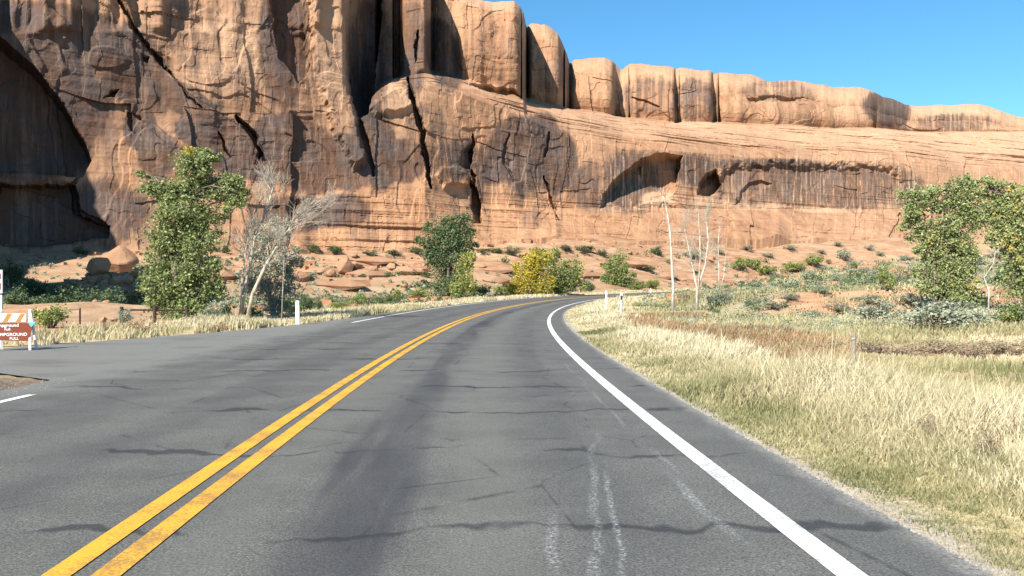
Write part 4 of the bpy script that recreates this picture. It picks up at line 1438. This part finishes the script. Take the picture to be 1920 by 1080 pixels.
bare_tree('bare_tree', 'slender white leafless trunk standing alone right of the posts', 54.0, (1261, 582),
          [([(1261, 583), (1262, 540), (1259, 490), (1257, 440), (1253, 405), (1246, 375), (1240, 362)], 0.105, 12, 0.7)], M['white_bark'], 51, 2, 0.4, twig=0.006)
bare_tree('bare_tree', 'forked white leafless tree with a haze of fine twigs', 62.0, (1307, 572),
          [([(1307, 573), (1306, 540), (1300, 505), (1292, 470), (1284, 430)], 0.10, 18, 1.45), ([(1307, 573), (1310, 535), (1322, 495), (1328, 450), (1326, 415)], 0.09, 18, 1.45), ([(1306, 550), (1312, 480), (1310, 400)], 0.06, 12, 1.1)],
          M['white_bark'], 52, 4, 0.5, twig=0.005)
bare_tree('bare_tree', 'thin pale sapling behind the forked white tree', 78.0, (1350, 548), [([(1348, 550), (1348, 510), (1346, 460), (1350, 420)], 0.07, 12, 0.9), ([(1348, 548), (1356, 520), (1362, 470)], 0.05, 8, 0.9)],
          M['white_bark'], 53, 3, 0.45, twig=0.008)
tree_px('cottonwood_tree', 'broad green tree on the red ledge at the right', 50.0, (1752, 552), [(1754, 525), (1750, 500), (1746, 475), (1744, 440), (1748, 400)],
        [(1722, 378, 30, 26), (1705, 405, 18, 24), (1745, 365, 26, 14), (1725, 430, 32, 24), (1800, 350, 28, 18), (1818, 372, 30, 26), (1785, 385, 26, 24), (1812, 405, 34, 24), (1770, 425, 34, 20), (1760, 455, 42, 20, .1),
         (1800, 445, 26, 20), (1735, 470, 22, 18), (1790, 485, 34, 28), (1775, 520, 40, 26), (1800, 530, 30, 26, .12), (1818, 480, 26, 28), (1745, 540, 34, 18), (1800, 560, 40, 18), (1730, 505, 16, 18), (1840, 410, 22, 30)],
        31000, 0.072, M['cottonwood'], M['bark'], 0.16, 61, tone=(0.28, 0.68), subs=13)
tree_px('cottonwood_tree', 'yellow green tree cut by the right edge of the picture', 44.0, (1925, 560), [(1922, 520), (1915, 470), (1905, 420), (1895, 380)],
        [(1862, 350, 22, 16), (1848, 338, 12, 10), (1895, 372, 30, 24, .1), (1925, 390, 40, 30, .1), (1888, 405, 26, 24, .08), (1915, 430, 40, 26), (1890, 452, 26, 22, .12), (1935, 470, 40, 30), (1905, 480, 24, 18, .05), (1960, 420, 40, 50), (1870, 390, 22, 24), (1915, 515, 34, 24), (1935, 545, 40, 20), (1885, 425, 20, 20), (1865, 440, 14, 18)],
        27000, 0.07, M['cottonwood'], M['bark'], 0.15, 62, tone=(0.3, 0.7), subs=13)
bare_tree('bare_tree', 'thin crooked pale trunk between the two green trees at right', 41.0, (1853, 566), [([(1853, 568), (1856, 545), (1851, 520), (1858, 495), (1866, 470)], 0.045, 10, 0.7)], M['white_bark'], 63, 2, 0.5, twig=0.006)

ORD = ['first', 'second', 'third', 'fourth', 'fifth', 'sixth', 'seventh', 'eighth', 'ninth', 'tenth', 'eleventh', 'twelfth', 'thirteenth', 'fourteenth', 'fifteenth', 'sixteenth',
       'seventeenth', 'eighteenth', 'nineteenth', 'twentieth', 'twenty-first', 'twenty-second', 'twenty-third', 'twenty-fourth', 'twenty-fifth', 'twenty-sixth']


def nth(i, rows):
    """place of row i among rows, counted from the left of the picture"""
    k = sorted(range(len(rows)), key=lambda j: rows[j][0]).index(i)
    return 'leftmost' if k == 0 else 'rightmost' if k == len(rows) - 1 else ORD[k] + ' from left'


# ---------------------------------------------------------------- shrubs
bush_px('green', 95, 616, 96, 62, 'bright green shrub growing just behind the campground sign')
bush_px('sage', 235, 606, 44, 40, 'grey green shrub left of the tall cottonwood trunk')
bush_px('rust', 268, 628, 90, 44, 'rusty dry brush in front of the tall cottonwood', None, 22)
bush_px('rust', 410, 622, 60, 24, 'low rusty brush between the cottonwood and the bare trunks', None, 22)
bush_px('sage', 398, 604, 60, 44, 'blue green shrub at the right foot of the tall cottonwood', None, 30)
bush_px('dark', 598, 584, 26, 34, 'small dark rounded evergreen shrub right of the white post')
SH = ((30, 598, 80, 60), (90, 590, 90, 50), (150, 588, 90, 60), (205, 586, 80, 55), (255, 582, 70, 50), (60, 560, 80, 60), (120, 566, 70, 44), (20, 540, 70, 70))
for k, (x, y, w, h) in enumerate(SH):
    bush_px('dark', x, y, w, h, 'dark shrub in the cliff shadow behind the sign, ' + nth(k, SH), 'shrubs in the cliff shadow', 56)
SH = ((420, 598, 50, 36), (475, 600, 60, 30), (545, 590, 56, 40), (575, 586, 60, 46), (640, 582, 56, 26), (672, 576, 60, 34), (715, 572, 56, 28), (745, 566, 50, 32), (785, 562, 56, 30), (905, 556, 50, 34), (940, 554, 50, 26), (960, 553, 36, 22), (1105, 548, 40, 24), (1195, 545, 44, 24), (1225, 542, 40, 26))
for k, (x, y, w, h) in enumerate(SH):
    bush_px('green' if k % 3 else 'dark', x, y, w, h, 'green shrub along the outside verge of the bend, ' + nth(k, SH), 'shrubs outside the bend', 40)
SH = ((560, 476, 34, 16), (590, 474, 40, 18), (628, 478, 46, 24), (690, 480, 40, 12), (738, 482, 40, 14), (780, 478, 40, 16), (905, 474, 50, 12), (960, 480, 44, 24), (935, 476, 40, 14), (1060, 470, 40, 14), (1095, 474, 56, 18), (1130, 480, 36, 14), (1085, 412, 22, 18), (1230, 478, 40, 20), (1300, 486, 44, 24), (1010, 476, 40, 12), (660, 506, 30, 10), (800, 520, 34, 14), (1215, 510, 40, 18), (150, 478, 40, 20), (330, 474, 44, 18), (420, 476, 40, 18))
for k, (x, y, w, h) in enumerate(SH):
    bush_px('dark', x, y, w, h, 'dark green shrub on the rock ledges below the cliff, ' + nth(k, SH), 'shrubs on the ledges', 60)
SH = ((1385, 508, 44, 32, 'green'), (1410, 505, 46, 30, 'green'), (1440, 516, 70, 26, 'green'), (1490, 510, 76, 26, 'green'), (1525, 500, 60, 28, 'green'))
for k, (x, y, w, h, kd) in enumerate(SH):
    bush_px(kd, x, y, w, h, 'green shrub in the slope thicket right of the forked tree, ' + nth(k, SH), 'thicket on the slope', 50)
sg = [(1582, 490, 44, 30), (1570, 462, 36, 12), (1480, 468, 40, 12), (1540, 476, 30, 10), (1630, 470, 30, 14), (1650, 480, 30, 12), (1420, 540, 40, 18), (1455, 526, 46, 18), (1515, 524, 46, 22), (1570, 530, 46, 20), (1620, 512, 44, 16), (1660, 500, 40, 14),
      (1700, 490, 44, 16), (1720, 512, 60, 28), (1720, 475, 40, 12), (1870, 486, 60, 22), (1900, 500, 60, 26), (1830, 500, 60, 30), (1600, 500, 40, 14), (1545, 508, 40, 12), (1400, 470, 40, 12), (1440, 482, 40, 12), (1350, 476, 36, 12), (1680, 528, 50, 20), (1480, 545, 50, 16), (1540, 550, 56, 18)]
for k, (x, y, w, h) in enumerate(sg):
    bush_px('sage', x, y, w, h, 'grey green sagebrush on the open slope at right, ' + nth(k, sg), 'sagebrush on the slope', 40)
bush_px('sage', 1768, 620, 190, 84, 'large blue green sagebrush below the broad tree at right', None, 20)
bush_px('green', 1662, 545, 44, 56, 'small upright green shrub left of the shaded ledge', None, 40)
bush_px('sage', 1640, 602, 130, 52, 'wide grey sagebrush left of the large blue green one', None, 22)
bush_px('green', 1905, 612, 90, 56, 'green shrub low at the right edge of the picture', None, 20)
bush_px('green', 1790, 560, 110, 36, 'leafy green shrub under the broad tree crown', None, 36)
bush_px('dark', 1905, 545, 110, 66, 'dark shrub in shade under the tree at the right edge', None, 46)
bush_px('sage', 1345, 578, 60, 42, 'rounded olive shrub right of the forked white tree', None, 30)
bush_px('brush', 1285, 566, 40, 26, 'yellowish dry bush between the two white trunks', None, 40)
SH = ((1520, 600, 90, 26), (1570, 585, 80, 24), (1450, 580, 80, 22), (1410, 572, 60, 20), (1700, 570, 70, 26), (1480, 568, 70, 20), (1625, 572, 70, 22))
for k, (x, y, w, h) in enumerate(SH):
    bush_px('sage', x, y, w, h, 'low sagebrush in the row behind the rust brown weeds, ' + nth(k, SH), 'sagebrush behind the weeds', 22)
SH = ((1560, 660, 110, 30), (1640, 662, 130, 36), (1700, 668, 120, 34), (1760, 664, 140, 40), (1820, 670, 120, 36), (1870, 664, 130, 40), (1930, 668, 130, 42))
for k, (x, y, w, h) in enumerate(SH):
    bush_px('brush', x, y, w, h, 'grey brown dry brush beside the dirt track at right, ' + nth(k, SH), 'dry brush by the track', 16)
for x, y, w, h, sd in ((1750, 850, 60, 80, 'left'), (1850, 880, 70, 70, 'right')):
    gx, gy, gz = ground_at(x, y, 5)
    bush('brush', (gx, gy, gz), w / FPX * gy, 0.5, 'dark seedy stalk clump sticking out of the near grass, the %s one' % sd, 'stalk clumps in the grass')

# ---------------------------------------------------------------- boulders


def boulder_mesh(seed):
    rng = np.random.default_rng(seed)
    bm = bmesh.new()
    for p in in_ball(26, rng, 0.15) * np.array([0.5, 0.45, 0.4]):
        bm.verts.new(p + rng.normal(size=3) * 0.03)
    r = bmesh.ops.convex_hull(bm, input=bm.verts)
    bmesh.ops.delete(bm, geom=[v for v in bm.verts if not v.link_faces], context='VERTS')
    bmesh.ops.bevel(bm, geom=bm.edges[:], offset=0.02, segments=1, affect='EDGES')
    bmesh.ops.triangulate(bm, faces=bm.faces[:])
    bmesh.ops.subdivide_edges(bm, edges=bm.edges[:], cuts=2, use_grid_fill=True)
    co = np.array([v.co for v in bm.verts])
    n_ = fbm(co[:, 0] * 5, co[:, 1] * 5, co[:, 2] * 7 + seed, 3, seed) * 0.022 + sstep(0.0, 0.06, fbm(co[:, 0] * 2.5, co[:, 1] * 2.5, co[:, 2] * 4 + seed, 2, seed + 5)) * 0.03
    for v, a_ in zip(bm.verts, n_):
        v.co *= 1 + float(a_)
    me = bpy.data.meshes.new('boulder')
    bm.to_mesh(me)
    bm.free()
    me.materials.append(M['rock'])
    return me


BM = [boulder_mesh(300 + i) for i in range(6)]


def boulder(px, py, wpx, k, label, group=None, ymin=60):
    x, y, z = ground_at(px, py, ymin)
    w = wpx / FPX * y
    o = add('boulder', BM[k % 6], None, None, label, 'boulder', group, None, (x, y, z + 0.24 * w), random.uniform(0, 6.28), (w, w, w * random.uniform(0.75, 1.0)))
    o.rotation_euler = (random.uniform(-.3, .3), random.uniform(-.3, .3), random.uniform(0, 6.28))
    return o


boulder(222, 512, 92, 0, 'biggest tan boulder in the rockfall left of the cottonwood')
boulder(186, 515, 52, 1, 'tan boulder leaning on the left of the biggest one')
bl = [(172, 535, 22), (196, 538, 20), (215, 535, 26), (240, 534, 30), (258, 520, 26), (262, 545, 22), (180, 548, 18), (205, 552, 16), (232, 552, 22), (250, 560, 26), (160, 545, 14), (270, 532, 20), (150, 540, 12), (238, 570, 16), (268, 562, 18), (200, 525, 18), (190, 560, 12), (222, 562, 12), (275, 552, 16), (165, 522, 14), (148, 556, 10), (212, 545, 12)]
for i, (x, y, w) in enumerate(bl):
    boulder(x, y, w, i, 'small tan rockfall boulder around the biggest one, ' + nth(i, bl), 'rockfall boulders')
SH = ((645, 512, 46), (668, 508, 30), (620, 520, 26), (700, 512, 24), (665, 485, 16), (735, 508, 22), (560, 500, 24), (1000, 490, 14), (1450, 445, 14), (905, 505, 18), (1130, 500, 16), (760, 540, 16))
for i, (x, y, w) in enumerate(SH):
    boulder(x, y, w, i + 2, 'red sandstone block on the ledges below the cliff, ' + nth(i, SH), 'blocks on the ledges', 70)

SH = ((600, 512, 90), (690, 520, 130), (760, 512, 90), (640, 538, 110), (560, 522, 60), (930, 508, 110), (1000, 525, 90), (1100, 520, 120), (1180, 500, 80), (700, 492, 100), (930, 530, 70), (1240, 520, 90), (480, 500, 70), (420, 520, 60))
for i, (x, y, w) in enumerate(SH):
    gx, gy, gz = ground_at(x, y, 80)
    w = w / FPX * gy
    o = add('rock_ledge', BM[(i + 1) % 6], None, None, 'low red sandstone ledge on the slope below the cliff, ' + nth(i, SH), 'rock ledge', 'low ledges below the cliff', None, (gx, gy, gz + 0.1), 0.0, (w, 3.2, 2.0 + 0.5 * (i % 3)))
    o.rotation_euler = (0.1, 0, 0.35 + 0.25 * math.sin(i * 2.1))

# ---------------------------------------------------------------- roadside things
M['white_plastic'] = m_plain('white_plastic', (0.80, 0.80, 0.78), 0.5, 0.12, 9)
M['grey_steel'] = m_plain('galvanised_steel', (0.46, 0.48, 0.48), 0.5, 0.25, 14, 0.5, 0.4)
M['black'] = m_plain('black_band', (0.02, 0.02, 0.022), 0.6, 0.1)
M['sign_brown'] = m_plain('brown_sign_paint', (0.20, 0.045, 0.022), 0.55, 0.2)
M['orange'] = m_plain('orange_reflective', (0.75, 0.19, 0.04), 0.5, 0.1)
M['sign_white'] = m_plain('white_sign_paint', (0.78, 0.78, 0.76), 0.55, 0.1)
M['turquoise'] = m_plain('turquoise_cloth', (0.10, 0.55, 0.60), 0.7, 0.1)
M['wood'] = m_plain('weathered_wood', (0.26, 0.22, 0.18), 0.9, 0.5, 8)
M['dark_wood'] = m_plain('dark_wood', (0.06, 0.04, 0.03), 0.9, 0.4, 8)
M['maroon'] = m_plain('maroon_print', (0.25, 0.03, 0.03), 0.6, 0.1)


def delineator(px, py, Y, h, w, label, band=None, steel=False, tip=True):
    x = (px - 960) / FPX * Y
    z = tz(x, Y)
    r = thing('delineator_post', label, 'post', (x, Y, z))
    mb = MB()
    # shallow curved blade
    out = [(w * math.cos(a) * 0.5, -0.25 * w * math.sin(a)) for a in np.linspace(0, math.pi, 7)]
    out = out + [(q[0] * 0.86, q[1] + 0.012) for q in reversed(out)]
    n = len(out)
    zs = [-0.15, h * 0.5, h - w * 0.3, h]
    sc = [1, 1, 1, 0.72]
    vs = [(a * s, b * s, zz) for zz, s in zip(zs, sc) for a, b in out]
    fs = [(k * n + i, k * n + (i + 1) % n, (k + 1) * n + (i + 1) % n, (k + 1) * n + i) for k in range(3) for i in range(n)]
    fs += [tuple(reversed(range(n))), tuple(3 * n + i for i in range(n))]
    mb.raw(vs, fs)
    mb.build('blade', M['grey_steel'] if steel else M['white_plastic'], r)
    if steel:
        MB().box((0, -0.26 * w - 0.004, h - 0.07), (w * 0.95, 0.012, 0.14)).build('reflector_cap', M['sign_white'], r)
    if band:
        MB().box((0, -0.26 * w - 0.006, h - 0.26), (w * 0.62, 0.012, 0.2)).build('band', M['black'], r)
    else:
        MB().box((0, -0.26 * w - 0.006, h - 0.10), (w * 0.6, 0.01, 0.12)).build('reflector', M['sign_white'], r)
    return r


delineator(1165, 590, 44.0, 1.36, 0.13, 'grey delineator post with white top and black band on the inside verge', True, True)
delineator(1137, 578, 58.0, 1.42, 0.11, 'slim white delineator post farther along the inside verge')
delineator(558, 612, 33.0, 0.93, 0.16, 'white delineator post on the left verge before the bend')
delineator(1220, 548, 120.0, 1.3, 0.16, 'small distant white post near the end of the visible road')

fp = thing('fence_post', 'weathered grey fence post standing in the straw grass at right', 'fence post', (6.55, 16.4, tz(6.55, 16.4)), 0.2)
MB().tube([(0, 0, -0.2), (0.01, 0, 0.4), (0.03, 0.01, 0.80)], [0.05, 0.047, 0.042], 8).build('post', M['wood'], fp)
MB().tube([(-0.055, -0.03, 0.68), (0.0, -0.055, 0.69), (0.075, -0.02, 0.7)], 0.005, 5).build('wire_staple', M['grey_steel'], fp)


def text_mesh(txt, size, m, parent, loc, rx=math.pi / 2):
    cu = bpy.data.curves.new('lettering', 'FONT')
    cu.body = txt
    cu.size = size
    cu.align_x = 'CENTER'
    cu.align_y = 'CENTER'
    cu.extrude = 0.003
    cu.offset = size * 0.012
    tmp = bpy.data.objects.new('tmp', cu)
    COL.objects.link(tmp)
    dg = bpy.context.evaluated_depsgraph_get()
    me = bpy.data.meshes.new_from_object(tmp.evaluated_get(dg))
    bpy.data.objects.remove(tmp)
    o = add('lettering', me, m, parent, loc=loc)
    o.rotation_euler = (rx, 0, 0)
    return o


# folding campground sign at the mouth of the side road
def camp_sign():
    Y = 19.9
    k = Y / FPX
    x0 = (25 - 960) * k
    z0 = tz(x0, Y)
    r = thing('campground_sign', 'brown folding campground full sign with orange striped barricade board', 'sign', (x0, Y, z0), math.radians(14))
    zz = lambda row: CAMH + (540 - row) * k - z0
    for sx in (-1, 1):
        cx = sx * 0.27 + (0.1 if sx > 0 else 0.0)
        for sy in (-1, 1):
            mb = MB()
            a = Vector((cx + sx * 0.05, sy * 0.26, 0.0))
            b = Vector((cx - sx * 0.02, sy * 0.03, zz(581)))
            d = (b - a)
            mb.box((a + b) / 2, (0.05, 0.035, d.length), Matrix(((1, 0, 0), (0, 1, 0), (0, 0, 1))) @ d.to_track_quat('Z', 'Y').to_matrix())
            mb.build('leg', M['sign_white'], r)
    yb = -0.2
    bd = MB()
    bd.prism([(-0.50, zz(636)), (0.37, zz(639)), (0.46, zz(613)), (0.44, zz(605)), (-0.50, zz(605))], yb - 0.012, yb + 0.012)
    board = bd.build('brown_board', M['sign_brown'], r)
    text_mesh('CAMPGROUND', 0.10, M['sign_white'], board, (0.0, yb - 0.016, zz(626.5)))
    text_mesh('FULL', 0.09, M['sign_white'], board, (0.08, yb - 0.016, zz(634)))
    text_mesh('Campground', 0.105, M['sign_white'], board, (-0.1, yb - 0.016, zz(609.3)))
    text_mesh('Full', 0.09, M['sign_white'], board, (-0.06, yb - 0.016, zz(616.8)))
    yb = -0.13
    sb = MB().box((-0.1, yb, zz(595)), (0.80, 0.022, 0.19)).build('barricade_board', M['sign_white'], r)
    for c in (-0.40, -0.10, 0.17):
        zt, zb = zz(595) + 0.09, zz(595) - 0.09
        MB().prism([(c - 0.08, zb), (c + 0.02, zb), (c + 0.12, zt), (c + 0.02, zt)], yb - 0.016, yb - 0.0115).build('stripe', M['orange'], sb)
    fl = MB().raw([(0.36, -0.2, zz(604)), (0.53, -0.2, zz(603)), (0.44, -0.21, zz(612.5)), (0.36, -0.21, zz(604)), (0.53, -0.21, zz(603)), (0.44, -0.22, zz(612.5))],
                  [(0, 1, 2), (5, 4, 3), (0, 3, 4, 1), (1, 4, 5, 2), (2, 5, 3, 0)]).build('flag', M['turquoise'], r)
    fl['label'] = 'small turquoise flag at the corner of the sign'


camp_sign()


def post_sign():
    Y = 21.0
    k = Y / FPX
    x0 = (-6 - 960) * k
    z0 = tz(x0, Y)
    zz = lambda row: CAMH + (540 - row) * k - z0
    r = thing('information_sign', 'grey panel with maroon print on a white post at the left edge', 'sign', (x0, Y, z0), math.radians(10))
    MB().box((0.06, 0, zz(553) / 2 - 0.1), (0.13, 0.1, zz(553) + 0.2)).build('post', M['sign_white'], r)
    p = MB().box((-0.1, -0.07, zz(528)), (0.52, 0.03, 0.58)).build('panel', M['grey_steel'], r)
    for a, b in ((518, 0.13), (537, 0.15)):
        MB().box((-0.1, -0.088, zz(a)), (0.44, 0.004, b)).build('print_band', M['maroon'], p)


post_sign()


def rail_fence(pts, label, m_p, m_r, h=0.75, rails=(0.68,), pr=0.05, rr=0.025):
    r = thing('rail_fence', label, 'fence', (pts[0][0], pts[0][1], tz(pts[0][0], pts[0][1])))
    o = np.array(r.location)
    P = [np.array([x, y, tz(x, y)]) - o for x, y in pts]
    for p in P:
        MB().tube([p + np.array([0, 0, -0.2]), p + np.array([0, 0, h])], pr, 8).build('post', m_p, r)
    for a, b in zip(P[:-1], P[1:]):
        for z in rails:
            MB().tube([a + np.array([0, 0, z]), b + np.array([0, 0, z])], rr, 6).build('rail', m_r, r)


def at(px, Y):
    return ((px - 960) / FPX * Y, Y)


rail_fence([at(60, 29.5), at(105, 30.2), at(150, 31)], 'low grey pipe fence behind the grass right of the sign', M['dark_wood'], M['grey_steel'], 0.6, (0.55,), 0.03, 0.022)
rail_fence([at(228, 32.5), at(290, 33), at(350, 33.6)], 'dark wooden rail fence left of the tall cottonwood', M['dark_wood'], M['dark_wood'], 0.62, (0.5,), 0.07, 0.035)


def rock_at(px, Y, w, k, label):
    x, y = at(px, Y)
    o = add('rock', BM[k], None, None, label, 'rock', None, None, (x, y, tz(x, y) + 0.28 * w), 0.7 * k, (w, w * 0.9, w * 0.8))
    return o


rock_at(193, 32.0, 0.42, 3, 'dark rounded rock in the grass left of the dark fence post')
rock_at(214, 32.2, 0.34, 4, 'flat rock just left of the dark fence post')
for px, lab in ((178, 'pale stone marker on the dirt mound, left of two'), (199, 'pale stone marker on the dirt mound, right of two')):
    rock_at(px, 49.0, 0.5, 2 if px < 190 else 5, lab)
